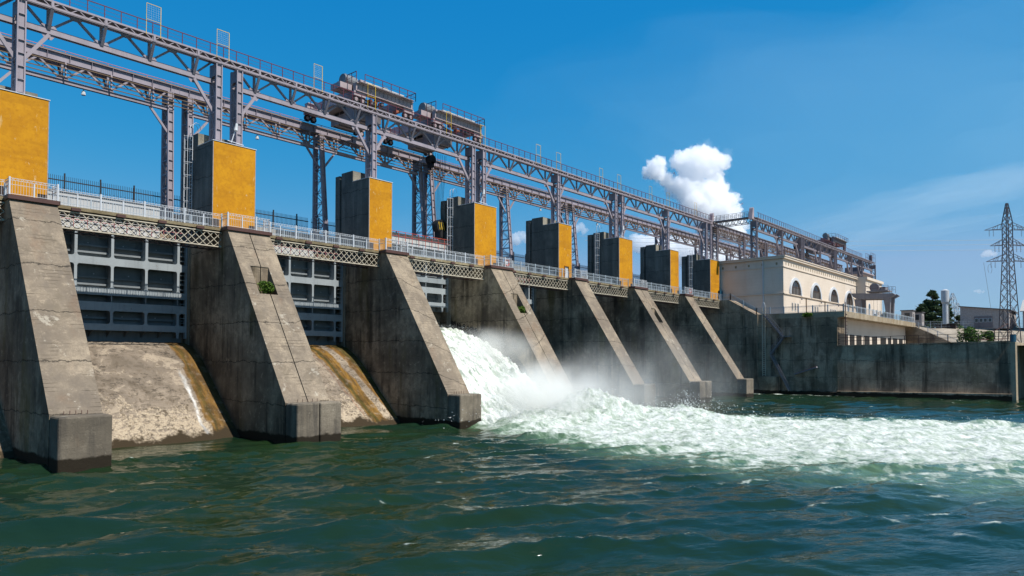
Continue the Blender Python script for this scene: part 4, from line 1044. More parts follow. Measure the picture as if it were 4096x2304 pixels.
MB().box(186, 188, -37.06, -37.01, 13.7, 16).build('door', 'opening_dark', t)
MB().cyl((183.9,-35.8,13.7), (183.9,-35.8,18.2), .08, .08, 6).build('downpipe', 'felt_roof', t)
t = thing('shed', (188, -45, 13.7), 'grey shed with a pale ribbed roof behind the pylon', 'shed')
MB().box(186, 200, -58, -39.6, 13.7, 18.0).build('wall', 'grey_block', t)
MB().prism([(185.4,17.8),(193,21),(200.6,17.8),(200.6,18.02),(193,21.25),(185.4,18.02)], 'y', -58.4, -39.1).build('roof', 'roof_sheet', t)
MB().box(185.9, 185.99, -45.5, -43, 13.7, 16.6).build('door', 'crane_dark_paint', t)
t = thing('low_shed', (180, -25, 13.9), 'low dark-roofed shed beside the water tower', 'shed')
MB().box(181, 184, -26, -21.5, 13.5, 14.9).build('wall', 'dark_shingle', t); MB().prism([(-26.4,15.2),(-21,14.7),(-21,14.85),(-26.4,15.35)], 'x', 180.6, 184.4).build('roof', 'felt_roof', t)
t = thing('meter_cabinet', (176, -17.6, 13.9), 'small white cabinet by the bank fence', 'cabinet'); MB().box(176, 177, -18.5, -17, 13.9, 15.6).build('cabinet_body', 'duct_paint', t); MB().box(175.95, 175.99, -17.8, -17.72, 14, 15.5).build('seam', 'grey_block', t)
# fence along the top of the bank
t = thing('bank_fence', (178, -30, 14), 'grey mesh fence along the top of the embankment', 'fence')
pts = [Vector((178-(y+20)*.62 if y < -20 else 178, y, 13.9)) for y in [-12-2.2*k for k in range(20)]]
for p in pts: MB().bar(p, p+Vector((0,0,1.9)), .09).build('post', 'pale_blue_paint', t)
mb = MB()
for a, b in zip(pts, pts[1:]):
    for h in (1.85, 1.2, .4): mb.bar(a+Vector((0,0,h)), b+Vector((0,0,h)), .035)
    for k in range(1, 8): q = a.lerp(b, k/8); mb.bar(q+Vector((0,0,.3)), q+Vector((0,0,1.85)), .02)
mb.build('mesh', 'pale_blue_paint', t)
t = thing('water_tower', (201.2, -20.5, 14), 'slim pale grey cylindrical water tower with a wider tank on top', 'water tower')
MB().cyl((201.2,-20.5,13.5), (201.2,-20.5,21.6), .72, .72, 24).build('shaft', 'tank_paint', t, smooth=False)
mb = MB().cyl((201.2,-20.5,21.6), (201.2,-20.5,22.2), .75, 1.02, 24).cyl((201.2,-20.5,22.2), (201.2,-20.5,25.4), 1.02, 1.02, 24).cyl((201.2,-20.5,25.4), (201.2,-20.5,25.8), 1.02, .35, 24)
mb.build('tank', 'tank_paint', t)
mb = MB().bar((201.9,-21.3,13.5), (201.9,-21.3,25.2), .06).bar((201.4,-21.5,22.6), (201.0,-22.3,23.2), .3); mb.build('ladder', 'tank_paint', t)
# lumps of small stuff at the foot of the bank
t = thing('steel_gangway', (112, -40, 9.2), 'dark gangway rail rising to the pylon', 'gangway')
MB().bar((108.5,-40.5,9.3), (112.8,-43.4,9.5), .5, .15).bar((108.6,-40.7,10.6), (111.0,-42.2,10.8), .08).bar((111.0,-42.2,10.8), (113.6,-43.8,12.1), .08).bar((111,-42.2,9.4), (111,-42.2,10.8), .1).bar((113.6,-43.8,9.4), (113.6,-43.8,12.1), .12).build('rails', 'brown_iron', t)
t = thing('blue_barrel', (114.4, -44.2, 9), 'blue drum under the pylon', 'drum'); MB().cyl((114.4,-44.4,8.4), (114.4,-44.4,10.2), .42, .42, 14).build('drum_body', 'blue_paint', t); MB().cyl((114.4,-44.4,10.201), (114.4,-44.4,10.26), .45, .45, 14).build('lid', 'blue_paint', t)
t = thing('warning_board', (115.6, -46.2, 9), 'narrow yellow board on the right leg of the pylon', 'board'); MB().bar((115.6,-46.1,9.6), (115.6,-46.1,13.0), .06, .32).build('board', 'yellow_iron', t)
MB().box(115.61,115.66,-46.14,-46.06,8.6,13.2).build('stake', 'brown_iron', t)

# ---------------- pylon
def lattice_mast(base, h, w0, w1, top_h, lab, name, arms, mat='pylon_iron', panels=11, th=.13, rot=0.):
    t = thing(name, base, lab, 'pylon'); bx, by, bz = base; ca, sa = math.cos(rot), math.sin(rot)
    def W(z):
        if z <= h*.66: return w0+(w1-w0)*z/(h*.66)
        if z <= h*.87: return w1
        return w1+(top_h-w1)*(z-h*.87)/(h*.13)
    def P(sx, sy, z): w = W(z)/2; x, y = sx*w, sy*w; return (bx+x*ca-y*sa, by+x*sa+y*ca, bz+z)
    zs = [0]; 
    while zs[-1] < h*.985: zs.append(min(h, zs[-1]+max(.7, W(zs[-1])*1.1)))
    for sx, sy in ((-1,-1),(1,-1),(1,1),(-1,1)):
        mb = MB()
        for a, b in zip(zs, zs[1:]): mb.bar(P(sx,sy,a), P(sx,sy,b), th)
        mb.build('leg', mat, t)
    mb = MB(); C4 = [(-1,-1),(1,-1),(1,1),(-1,1)]
    for f in range(4):
        c0, c1 = C4[f], C4[(f+1)%4]
        for k, (a, b) in enumerate(zip(zs, zs[1:])):
            mb.bar(P(*c0,a), P(*c1,b), th*.45); mb.bar(P(*c1,a), P(*c0,b), th*.45)
            if k % 5 == 0: mb.bar(P(*c0,a), P(*c1,a), th*.5)
    mb.build('bracing', mat, t)
    for z, L in arms:
        for s in (-1, 1):
            mb = MB(); w = W(z)/2; tip = (bx+s*L*ca, by+s*L*sa, bz+z-.15)
            for sy in (-1, 1):
                a = (bx+s*w*ca-sy*w*sa, by+s*w*sa+sy*w*ca, bz+z); b = (a[0], a[1], bz+z+1.1)
                mb.bar(a, tip, th*.6); mb.bar(b, tip, th*.5)
                for q in (.3, .6): pa = Vector(a).lerp(Vector(tip), q); pb = Vector(b).lerp(Vector(tip), q*.75); mb.bar(pa, pb, th*.4)
            mb.build('cross_arm', mat, t)
            if h > 20 and w0 < 4:
                mb = MB(); n = 6
                for dx in (.8, 1.5):
                    for k in range(n): zz = bz+z-.25-k*.17; xx = bx+s*(L-dx)*ca; yy = by+s*(L-dx)*sa; mb.cyl((xx,yy,zz), (xx,yy,zz-.06), .09, .06, 6)
                mb.build('insulator', 'crane_dark_paint', t)
    return t
# arms lie across the line of sight in the photo: along the river-bank direction
lattice_mast((116.0,-43.75,8.6), 24.2, 2.3, 1.05, .22, 'tall dark lattice pylon at the right edge of the photo', 'power_pylon', [(14.3,3.7),(17.0,3.0),(19.7,3.9)], rot=-.86)
lattice_mast((459,17.6,14), 31, 5.2, 3.0, .6, 'pale far lattice pylon behind the water tower, taller of two', 'far_pylon', [(18,7)], mat='wire_mesh', rot=-.86, th=.28)
lattice_mast((461,15.4,14), 25, 4.4, 2.4, .6, 'pale far lattice pylon beside the workshop roof, shorter of two', 'far_pylon', [(22,5)], mat='wire_mesh', rot=-.86, th=.26)
def wire(name, a, b, sag, lab, r=.03, cat='cable', mat='crane_dark_paint'):
    a, b = Vector(a), Vector(b); pts = [a.lerp(b, k/16)+Vector((0,0,-sag*4*(k/16)*(1-k/16))) for k in range(17)]
    return tag(MB().tube(pts, r, 4).build(name, mat), lab, cat)
wire('drop_cable', (113.2,-40.6,22.6), (114.5,-41.9,9.2), -.4, 'loose thin cable hanging down left of the pylon', .02)
tag(MB().tube([(113.9+.35*math.cos(u)*.65,-41.4-.35*math.cos(u)*.75,21.5+.8*math.sin(u)) for u in [2*math.pi*j/12-1.2 for j in range(11)]], .02, 4).build('loop_cable', 'crane_dark_paint'), 'small curled cable loop under the lowest left pylon arm', 'cable')
for k, z in enumerate((25.6, 24.6, 23.4)): wire('power_line', (150+k*3, 70, z+19), (240,-150, z+12), 4, f'faint overhead power line in the right sky, {["highest","middle","lowest"][k]} of three', .045, 'power line', 'wire_mesh')
for k, z in enumerate((30.4, 28.0)): wire('power_line', (300, 80, z), (460,-60, z+1), 1.0, f'thin power line low over the far trees, {["upper","lower"][k]} of two', .07, 'power line', 'wire_mesh')
for k, (z, e) in enumerate(((30.4, 4.1), (26.0, 3.2), (23.3, 4.0))): wire('power_line', (116+e*.65,-43.8-e*.75, z), (330,-190, z-8), 5, f'power line leaving the right arms of the pylon, {["top","middle","bottom"][k]} one', .035, 'power line')

# ---------------- vegetation
def leafmat(name, a, b):
    t = NT(name); oi = t.n('ObjectInfo'); g = t.noise(scale=.9, detail=4); at = t.n('Attribute'); at.attribute_name = 'tint'
    c = t.mix(at.outputs['Fac'], a, b); c = t.mix(t.sm(g, .35, .7, 0, .5), c, tuple(v*.6 for v in a))
    bs = t.bsdf(c, .75, spec=.2, link=False); tr = t.n('BsdfTranslucent'); t.set(tr.inputs[0], c); mx = t.n('MixShader'); mx.inputs[0].default_value = .25
    t.L.new(bs, mx.inputs[1]); t.L.new(tr.outputs[0], mx.inputs[2]); t.L.new(mx.outputs[0], t.out.inputs['Surface']); MATS[name] = t.m
leafmat('needle_leaf', (.035,.065,.035), (.085,.125,.055)); leafmat('broad_leaf', (.035,.085,.02), (.10,.17,.035)); leafmat('weed_leaf', (.04,.10,.012), (.14,.22,.03))
def leaves(name, mat, parent, centers, n, size, loc=None, flat_=.5):
    rng = random.Random(hash(name) % 1000+len(centers)*7+n); mb = MB(); tint = []
    for _ in range(n):
        (cx, cy, cz, rx, rz) = centers[rng.randrange(len(centers))]
        while True:
            u = Vector((rng.uniform(-1,1), rng.uniform(-1,1), rng.uniform(-1,1)))
            if .25 < u.length < 1: break
        u = u.normalized()*u.length**.5
        p = Vector((cx+u.x*rx, cy+u.y*rx, cz+u.z*rz)); s = size*rng.uniform(.5, 1.3)
        a = Vector((rng.gauss(0,1), rng.gauss(0,1), rng.gauss(0,1)*flat_)).normalized(); b = a.cross(Vector((rng.gauss(0,1), rng.gauss(0,1), rng.gauss(0,1)))).normalized()
        o = len(mb.v); mb.v += [tuple(p-a*s), tuple(p+b*s*.45), tuple(p+a*s), tuple(p-b*s*.45)]; mb.f.append((o, o+1, o+2, o+3)); mb.mi.append(0); tint += [rng.random()]*4
    o = mb.build(name, mat, parent); at = o.data.attributes.new('tint', 'FLOAT', 'POINT'); at.data.foreach_set('value', tint); return o
def tree(name, base, h, r, kind, lab, n=2600, size=.45):
    t = thing(name, base, lab, 'tree', 'trees on the far bank'); x, y, z = base; rng = random.Random(int(h*100)+int(x))
    mb = MB().cyl((x,y,z-.3), (x+.2,y,z+h*.8), .035*h, .008*h, 8)
    for k in range(9):
        a = rng.uniform(0, 6.28); zz = z+h*(.2+.07*k); mb.cyl((x,y,zz), (x+math.cos(a)*r*.7, y+math.sin(a)*r*.7, zz+h*.1), .012*h, .003*h, 5)
    mb.build('trunk', 'bark', t); cs = []
    for k in range(46 if kind == 'needle' else 30):
        f = rng.random(); a = rng.uniform(0, 6.28)
        if kind == 'needle': rr = r*(1-.72*f)*rng.uniform(.3, 1); zz = z+h*(.10+.86*f); cs.append((x+math.cos(a)*rr, y+math.sin(a)*rr, zz, r*.30*(1.15-.6*f), h*.035))
        else: rr = r*math.sqrt(max(.05, 1-(2*f-1)**2))*rng.uniform(.3, .9); zz = z+h*(.22+.68*f); cs.append((x+math.cos(a)*rr, y+math.sin(a)*rr, zz, r*.36, h*.11))
    leaves('crown', 'needle_leaf' if kind == 'needle' else 'broad_leaf', t, cs, n, size)
tree('conifer_tree', (233,-11.8,13.8), 14.6, 4.3, 'needle', 'large dark conifer left of the water tower, tallest of the trees', 11000, .62)
tree('conifer_tree', (231,-9.2,13.8), 11.2, 3.2, 'needle', 'lower dark conifer on the left flank of the tallest conifer', 7000, .6)
tree('conifer_tree', (236,-14.6,13.8), 11.8, 3.0, 'needle', 'dark conifer partly hidden by the water tower', 6000, .6)
tree('conifer_tree', (238,-18.0,13.8), 6.4, 2.6, 'needle', 'small dark conifer right of the water tower', 1500)
tree('broadleaf_tree', (222,-6.9,13.8), 7.6, 2.9, 'broad', 'bright green rounded tree beside the kiosks', 2600, .4)
tree('broadleaf_tree', (206,-4.5,13.8), 6.6, 2.4, 'broad', 'green treetop seen under the portal crane', 1200, .4)
tree('broadleaf_tree', (330,-40,13.8), 8.5, 4.5, 'broad', 'far green tree behind the two pale pylons', 900, .8)
tree('broadleaf_tree', (320,-22,13.8), 7.5, 4.5, 'broad', 'far green tree between water tower and workshop', 900, .8)
def shrub(base, r, h, mat, lab, n=900, size=.16, group=None):
    t = thing('shrub', base, lab, 'shrub', group); x, y, z = base; rng = random.Random(int(x*10)+n)
    mb = MB()
    for k in range(7): a = rng.uniform(0, 6.28); mb.cyl((x,y,z), (x+math.cos(a)*r*.6, y+math.sin(a)*r*.6, z+h*.8), .02, .006, 4)
    mb.build('stems', 'bark', t)
    cs = [(x+rng.uniform(-.6,.6)*r, y+rng.uniform(-.6,.6)*r, z+h*rng.uniform(.25,.85), r*.45, h*.25) for _ in range(12)]
    leaves('foliage', mat, t, cs, n, size)
shrub((-.25,-5.55,11.4), .78, 1.15, 'weed_leaf', 'bright green weeds growing in the niche of the second pier', 1500, .10)
shrub((31.95,-5.6,11.4), .62, .95, 'weed_leaf', 'small green weeds in the niche of the fourth pier', 900, .11)
shrub((112.5,-38.5,8.5), 2.0, 3.2, 'broad_leaf', 'sparse green shrub left of the pylon foot', 900, .28, 'shrubs by the pylon')
shrub((110.5,-41.6,8.7), 1.2, 2.0, 'broad_leaf', 'smaller green shrub in front of the pylon rail', 500, .24, 'shrubs by the pylon')
shrub((124,-49.5,8.7), 2.6, 4.2, 'broad_leaf', 'green shrub right of the pylon at the photo edge', 1100, .3, 'shrubs by the pylon')
shrub((160,-49.5,10.6), 3.4, 4.2, 'broad_leaf', 'dark green bush on the bank behind the pylon', 1000, .4, 'shrubs by the pylon')
shrub((93.95,-17.6,13.3), .9, .7, 'weed_leaf', 'green tuft hanging from the top edge of the retaining wall', 400, .2)
#@WATER@
# ------------------------------------------------------------------ numpy noise
rs = np.random.RandomState(3); PERM = rs.permutation(512); PERM = np.concatenate([PERM, PERM, PERM, PERM]); GR = rs.randn(512, 2); GR /= np.linalg.norm(GR, axis=1)[:, None]
def pn(x, y):
    xi, yi = np.floor(x).astype(int), np.floor(y).astype(int); fx, fy = x-xi, y-yi; xi &= 511; yi &= 511
    def g(a, b, dx, dy): k = PERM[(PERM[a & 511]+b) & 511]; return GR[k, 0]*dx+GR[k, 1]*dy
    u, v = fx**3*(fx*(fx*6-15)+10), fy**3*(fy*(fy*6-15)+10)
    a = g(xi, yi, fx, fy)*(1-u)+g(xi+1, yi, fx-1, fy)*u; b = g(xi, yi+1, fx, fy-1)*(1-u)+g(xi+1, yi+1, fx-1, fy-1)*u
    return (a*(1-v)+b*v)*1.5
def fbm(x, y, o=5, lac=2.03, g=.5):
    s, a, t = 0, 1, 0
    for k in range(o): s = s+a*pn(x+17.3*k, y-9.1*k); t += a; a *= g; x, y = x*lac, y*lac
    return s/t
def ridged(x, y, o=5, g=.55):
    s, a, t = 0, 1, 0
    for k in range(o): s = s+a*(1-np.abs(pn(x+5.1*k, y+3.7*k))*1.6); t += a; a *= g; x, y = x*2.1, y*2.1
    return s/t
def sstep(x, a, b): t = np.clip((x-a)/(b-a), 0, 1); return t*t*(3-2*t)
# ------------------------------------------------------------------ river
def axis(segs):
    out = []
    for a, b, s in segs: out += list(np.arange(a, b-1e-6, s))
    return np.array(out+[segs[-1][1]])
gx = axis([(-420,-120,60),(-120,-45,7.5),(-45,-27,.5),(-27,14,.15),(14,58,.2),(58,110,.5),(110,260,10),(260,900,80)])
gy = axis([(-700,-130,57),(-130,-66,4),(-66,-54,.3),(-54,-12,.16),(-12,2,.25),(2,6.5,1.5)])
GX, GY = np.meshgrid(gx, gy); x, y = GX.ravel(), GY.ravel()
def foam_edges(y):
    ky = [-75,-54,-50.5,-43.4,-35.6,-27.2,-20,-15.4,-11,-8]
    xl = np.interp(y, ky, [12,9.0,7.5,6.3,7.2,10.2,14,16.3,17,18]); xb = np.interp(y, ky, [34,21,19.5,16.0,15.0,14.0,15.6,17.2,17.5,18.5]); xr = np.interp(y, ky, [64,54.5,53,50.5,47.5,43.5,40,36,31.5,30.2])
    return xl, xb, xr
xl, xb, xr = foam_edges(y)
wob = fbm(x*.16, y*.16, 4)*5; wob2 = fbm(x*.5+9, y*.5, 4)*1.6
core = sstep(x+wob+wob2, xb-4.5, xb+4.0)*(1-sstep(x+wob*.6+wob2, xr-8, xr+2)); core *= 1-sstep(y, -9.5, -7.0)
halo = sstep(x+wob*.8+wob2, xl-3.5, xl+4.5)*(1-sstep(x+wob*.6, xr-2, xr+4))*(1-sstep(y, -9.5, -7.0))
# wind waves
wr = np.random.RandomState(11); dx = np.zeros_like(x); dyy = np.zeros_like(x); h = np.zeros_like(x); jac = np.zeros_like(x)
amp = (.55+.45*sstep(fbm(x*.03, y*.03, 3), -.35, .35))*(1-.55*sstep(y, -14, -5))
for k in range(120):
    lam = .42*(7.0/.42)**(wr.rand()**1.05); th = R(-124)+wr.randn()*(.26 if lam > 2 else .42); a = .0098*lam*(.4+1.2*wr.rand())*(.8 if lam > 3.5 else 1.0); kk = 2*math.pi/lam
    ph = kk*(x*math.cos(th)+y*math.sin(th)+.30*fbm(x*.11+k, y*.11, 2))+wr.rand()*6.283; q = .5
    a_ = a*(1-sstep(np.hypot(x+30, y+58), 26*lam+22, 60*lam+60)) if lam < 2.2 else a
    a_ = a_*(.74 if lam > 1.3 else .56)
    h += a_*np.cos(ph); s = np.sin(ph); dx -= q*a_*math.cos(th)*s; dyy -= q*a_*math.sin(th)*s; jac += a_*kk*np.cos(ph)
h *= amp; dx *= amp; dyy *= amp; jac *= amp
# boil: churned lumps inside the white water and the big standing wave below the jet
rx, ry = x*.42+y*.12, y*.55-x*.10
lump = ridged(rx, ry, 5)-.55; lump2 = ridged(x*1.4+4, y*1.6, 4)-.55
hump = 2.2*np.exp(-(((x-29)/4.8)**2+((y+17.5)/4.2)**2))+1.0*np.exp(-(((x-37)/6)**2+((y+24)/4)**2))+.8*np.exp(-(((x-20)/4)**2+((y+16)/3)**2))
hump *= .55+.75*np.clip(ridged(x*.35+2, y*.35, 4), 0, 1.2)
near = np.clip(1-np.hypot(x-24, y+14)/55, .25, 1)
lump3 = ridged(x*2.6+9, y*2.9, 3)-.55
h += core*(lump*.17+lump2*.13+lump3*.09)*(.35+.65*near)+halo*(lump*.14+lump2*.10)*near+hump*(core+.3*halo)
# foam: white water, torn veils, whitecaps
tear = fbm(x*.55+y*.1, y*1.0, 6); tear2 = ridged(x*.35+3, y*.75, 5)
foam = core*(1.02+.50*tear+.2*lump2)+(halo-core).clip(0)*(.34+.55*sstep(tear2, .50, .74)+.75*tear)*(.55+.45*sstep(x+wob, xl, xb))
capm = sstep(jac, .40, .62)*sstep(fbm(x*.14+4, y*.14, 3), .04, .30)*sstep(fbm(x*1.3, y*1.3, 4), -.3, .2); foam = np.maximum(foam, capm*.0)
def spot(cx, cy, sx, sy, v, n=.6): 
    global foam
    foam = np.maximum(foam, v*np.exp(-(((x-cx)/sx)**2+((y-cy)/sy)**2))*(1+n*fbm(x*1.2, y*1.2, 4)*2))
spot(92.5,-12,1.6,5.5,.85); spot(93.6,-20,1.2,6,.7); spot(84,-9.5,2.6,.9,.8); spot(68,-12.5,2.5,.9,.7); spot(18.2,-13.8,1.1,.6,.9); spot(2.5,-13.5,1.2,.5,.6); spot(-4.5,-6,2,.4,.45); spot(57,-16,2,1,.6); spot(48,-15,4,2,.7)
CAPS = [(6.6,-20.9,.5),(1.1,-24.5,1.2),(2.6,-25.4,.8),(-5.2,-31.6,.7),(-10.3,-33.4,.5),(-14.1,-39.8,.8),(.9,-40.4,1),(-.6,-41.8,.6),(5.1,-43.9,3.6),(3.8,-36.8,.6),(6.9,-32.4,.9),(7.3,-40.1,1.8),(-1.1,-46.9,2.4),(1.2,-48.3,1.2),(2.1,-52.5,2.2),(.9,-54.6,1),(-7.6,-46.7,.8),(13.3,-22.7,1.2),(8.5,-28.2,1),(6.7,-36,.8),(-.2,-51.4,.8),(6.6,-51.6,2.2),(4.7,-49.6,1.2),(5.2,-47.8,1.2),(6.6,-53.6,1.5),(8.2,-50.5,1.5),(-6,-17.5,.5),(-12.8,-12.3,.4),(-9.7,-29.8,.4),(6,-25.4,.8),(1.2,-42.4,.8),(-5.2,-43,.6),(-1.3,-54.1,.8),(-.1,-35.8,.7),(-5.1,-36.7,.5),(11.1,-39.8,1.5)]
for k in range(60): CAPS.append((wr.uniform(44, 92), wr.uniform(-50, -16), wr.uniform(.5, 1.6)))
for (cx, cy, L) in CAPS:
    sel = np.where((np.abs(x-cx) < 6) & (np.abs(y-cy) < 6))[0]; u = (x[sel]-cx)*.80-(y[sel]-cy)*.60; v = (x[sel]-cx)*.60+(y[sel]-cy)*.80
    v = v+.28*pn(u*.7+cx, v*.2)+.1*pn(u*2.1, v); br = fbm(x[sel]*1.6, y[sel]*1.6, 4)
    g = np.exp(-(u/(L*.62))**2)*np.where(v < 0, np.exp(-(v/.08)**2), np.exp(-(v/.5)**2)); h[sel] += .13*np.exp(-(u/(L*.8))**2)*np.exp(-(v/.35)**2)
    foam[sel] = np.maximum(foam[sel], g*(.60+1.3*br))
foam = np.clip(foam, 0, 1.4); h += np.clip(capm, 0, 1)*.05
zz = h; px_, py_ = x+dx*(1-core*.7), y+dyy*(1-core*.7)
edge = sstep(np.abs(x-30), 380, 460)
vs = np.stack([px_, py_, zz*(1-edge)], 1); nx, ny = len(gx), len(gy)
idx = np.arange(nx*ny).reshape(ny, nx); q = np.stack([idx[:-1,:-1], idx[:-1,1:], idx[1:,1:], idx[1:,:-1]], -1).reshape(-1, 4)
me = bpy.data.meshes.new('water'); me.vertices.add(len(vs)); me.vertices.foreach_set('co', vs.astype(np.float32).ravel())
me.loops.add(q.size); me.loops.foreach_set('vertex_index', q.ravel().astype(np.int32)); me.polygons.add(len(q)); me.polygons.foreach_set('loop_start', np.arange(0, q.size, 4, dtype=np.int32))
me.update(calc_edges=True); me.polygons.foreach_set('use_smooth', np.ones(len(q), bool))
at = me.attributes.new('foam', 'FLOAT', 'POINT'); at.data.foreach_set('value', foam.astype(np.float32))
at = me.attributes.new('aer', 'FLOAT', 'POINT'); at.data.foreach_set('value', np.clip(halo*.75+core, 0, 1).astype(np.float32))

t = NT('river_water'); P = t.pos()
fo = t.n('Attribute'); fo.attribute_name = 'foam'; ae = t.n('Attribute'); ae.attribute_name = 'aer'
n1 = t.noise(scale=1.1, detail=10, rough=.72, dist=.5, sc3=(1.3,.75,1)); n2 = t.noise(scale=5.0, detail=9, rough=.74, dist=.3)
fm = t.math('ADD', fo.outputs['Fac'], t.math('ADD', t.math('MULTIPLY', t.math('SUBTRACT', n1, .5), 1.15), t.math('MULTIPLY', t.math('SUBTRACT', n2, .5), .55)))
white = t.sm(fm, .30, .98)
X_, Y_, Z_ = t.xyz(); cu = t.math('SUBTRACT', t.math('MULTIPLY', X_, .83), t.math('MULTIPLY', Y_, .56)); cv = t.math('ADD', t.math('MULTIPLY', X_, .56), t.math('MULTIPLY', Y_, .83)); CV = t.comb(t.math('MULTIPLY', cu, .5), t.math('MULTIPLY', cv, 1.5), 0)
rip = t.noise(CV, scale=3.0, detail=4, rough=.52, dist=.5); rp2 = t.noise(t.vmath('MULTIPLY', CV, (.8,1,1)), scale=1.3, detail=3, rough=.5, dist=.3); bp = t.bump(t.math('ADD', t.math('MULTIPLY', rip, .8), t.math('MULTIPLY', rp2, .8)), .36, .12)
dp = t.noise(scale=.12, detail=3); wc = t.mix(t.sm(dp, .35, .65), (.009,.022,.007), (.006,.020,.011))
wc = t.mix(t.math('MULTIPLY', ae.outputs['Fac'], t.sm(n1, .3, .7, .35, .9)), wc, (.13,.215,.12))
wat = t.bsdf(wc, .06, spec=.5, normal=bp, link=False, IOR=1.333)
n3 = t.noise(scale=2.3, detail=10, rough=.75, dist=.6, sc3=(1.5,.6,1), loc=(4,4,0)); fc = t.mix(t.sm(t.math('ADD', t.math('MULTIPLY', n1, .5), t.math('ADD', t.math('MULTIPLY', n3, .35), t.math('MULTIPLY', t.math('SUBTRACT', fm, 1), .10))), .34, .52), (.32,.385,.305), (.68,.70,.665)); fbp = t.bump(t.math('ADD', n1, t.math('MULTIPLY', n2, .9)), .9, .22)
fb = t.bsdf(fc, .85, spec=.2, normal=fbp, link=False)
mx = t.n('MixShader'); t.set(mx.inputs[0], white); t.L.new(wat, mx.inputs[1]); t.L.new(fb, mx.inputs[2]); t.L.new(mx.outputs[0], t.out.inputs['Surface'])
MATS['river_water'] = t.m; me.materials.append(t.m)
wo = bpy.data.objects.new('water', me); COL.objects.link(wo); struct(wo)

# ------------------------------------------------------------------ the jet through the third bay
t = NT('white_water'); n1 = t.noise(scale=1.2, detail=10, rough=.72, sc3=(2.4,.35,.5)); n2 = t.noise(scale=5, detail=8, rough=.7)
at = t.n('Attribute'); at.attribute_name = 'thin'
k = t.math('ADD', t.sm(n1, .32, .62), t.math('MULTIPLY', t.math('SUBTRACT', n2, .5), .6)); k = t.math('SUBTRACT', k, t.math('MULTIPLY', at.outputs['Fac'], .75))
c = t.mix(t.sm(k, -.15, .75), (.26,.31,.245), (.68,.70,.665))
t.bsdf(c, .8, spec=.2, normal=t.bump(t.math('ADD', n1, t.math('MULTIPLY', n2, .6)), .6, .18)); MATS['white_water'] = t.m
a, b = bay(3); nu, nv = 130, 150
prof_y = [5.2,3.5,1.5,-.3,-2.4,-4.4,-6.2,-8,-9.8,-11.6,-13.4,-15.2]; prof_z = [9.7,9.85,9.6,9.0,8.15,7.1,5.95,4.7,3.4,2.2,1.0,-.7]
U, V = np.meshgrid(np.linspace(0,1,nu), np.linspace(0,1,nv)); yy = 5.2+(-15.2-5.2)*V; zc = np.interp(-yy, -np.array(prof_y), prof_z)
xx = a+.05+(b-a-.1)*U; spread = sstep(yy, -11, -15)*0
n_ = ridged(xx*.75+2, yy*.20+1, 6); n3 = ridged(xx*2.2, yy*.7, 5); grow = .25+.75*sstep(V, 0, .6)
side = np.abs(2*U-1)**6*.9
crest_ = sstep(U, .35, .9)*sstep(V, .04, .2)*(1-sstep(V, .7, .95)); n4 = ridged(xx*.8+7, yy*.75+3, 6)
zj = zc+(n_-.6)*.8*grow+(n3-.6)*.28*grow+(n4-.55)*1.0*crest_-side*.5-1.3*sstep(V, .55, 1)*(1-np.abs(2*U-1))**0*.0
xx = xx+(fbm(xx*.8, yy*.8, 4))*.25*(1-np.abs(2*U-1)**4); yj = yy-(n3-.6)*.6*grow
mb = MB(); mb.v = [tuple(p) for p in np.stack([xx, yj, zj], -1).reshape(-1, 3)]
idx = np.arange(nu*nv).reshape(nv, nu); mb.f = [tuple(r) for r in np.stack([idx[:-1,:-1], idx[:-1,1:], idx[1:,1:], idx[1:,:-1]], -1).reshape(-1, 4)]; mb.mi = [0]*len(mb.f)
jet = mb.build('white_water', 'white_water', smooth=True); struct(jet, 'stuff')
tn = jet.data.attributes.new('thin', 'FLOAT', 'POINT'); tn.data.foreach_set('value', np.clip((1-sstep(V, .0, .35))*.6+sstep(n_, .75, .45)*.5, 0, 1).ravel().astype(np.float32))
# torn drops thrown off the jet and the boil
flat('drop_white', (.85,.87,.85), .6)
rg = np.random.RandomState(5); vv = []; ff = []
def drop(p, r):
    o = len(vv); d = rg.randn(4, 3); d /= np.linalg.norm(d, axis=1)[:, None]
    T = np.array([[1,1,1],[-1,-1,1],[-1,1,-1],[1,-1,-1]])*.577
    M = np.linalg.qr(rg.randn(3,3))[0]; P4 = p+(T@M)*r*(.6+.8*rg.rand(4,1)); vv.extend(map(tuple, P4)); ff.extend([(o,o+1,o+2),(o,o+3,o+1),(o,o+2,o+3),(o+1,o+3,o+2)])
for _ in range(6500):
    v = rg.rand()**.8; u = rg.rand() if rg.rand() < .6 else 1-abs(rg.randn())*.3; y_ = 4.5-19*v; z_ = np.interp(-y_, -np.array(prof_y), prof_z)
    clump = .35+.65*pn(np.array([u*6.]), np.array([v*9.]))[0]
    drop(np.array([a+(b-a)*min(.99, max(.01, u)), y_-abs(rg.randn())*.3, z_+.25+rg.exponential(.5)*(.3+1.0*max(0, clump))*min(1, .35+v)]), .008+.020*rg.rand()**2)
for _ in range(4200):
    ang = rg.rand()*6.28; rr = abs(rg.randn()); cx, cy = (29,-17.5) if rg.rand() < .55 else ((37,-24) if rg.rand() < .6 else (20,-15))
    drop(np.array([cx+math.cos(ang)*rr*4.5, cy+math.sin(ang)*rr*3.4, .7+abs(rg.randn())*.9*math.exp(-rr*.5)+(1.1 if cx == 29 else .2)*math.exp(-rr*rr*.5)]), .016+.05*rg.rand()**2)
for _ in range(3000):
    y_ = -60+46*rg.rand(); l, bb, r_ = foam_edges(np.array([y_])); x_ = bb[0]+(r_[0]-bb[0])*rg.rand(); drop(np.array([x_, y_, .25+abs(rg.randn())*.28]), .012+.035*rg.rand()**2)
mb = MB(); mb.v = vv; mb.f = ff; mb.mi = [0]*len(ff); struct(mb.build('spray_drops', 'drop_white'), 'stuff')
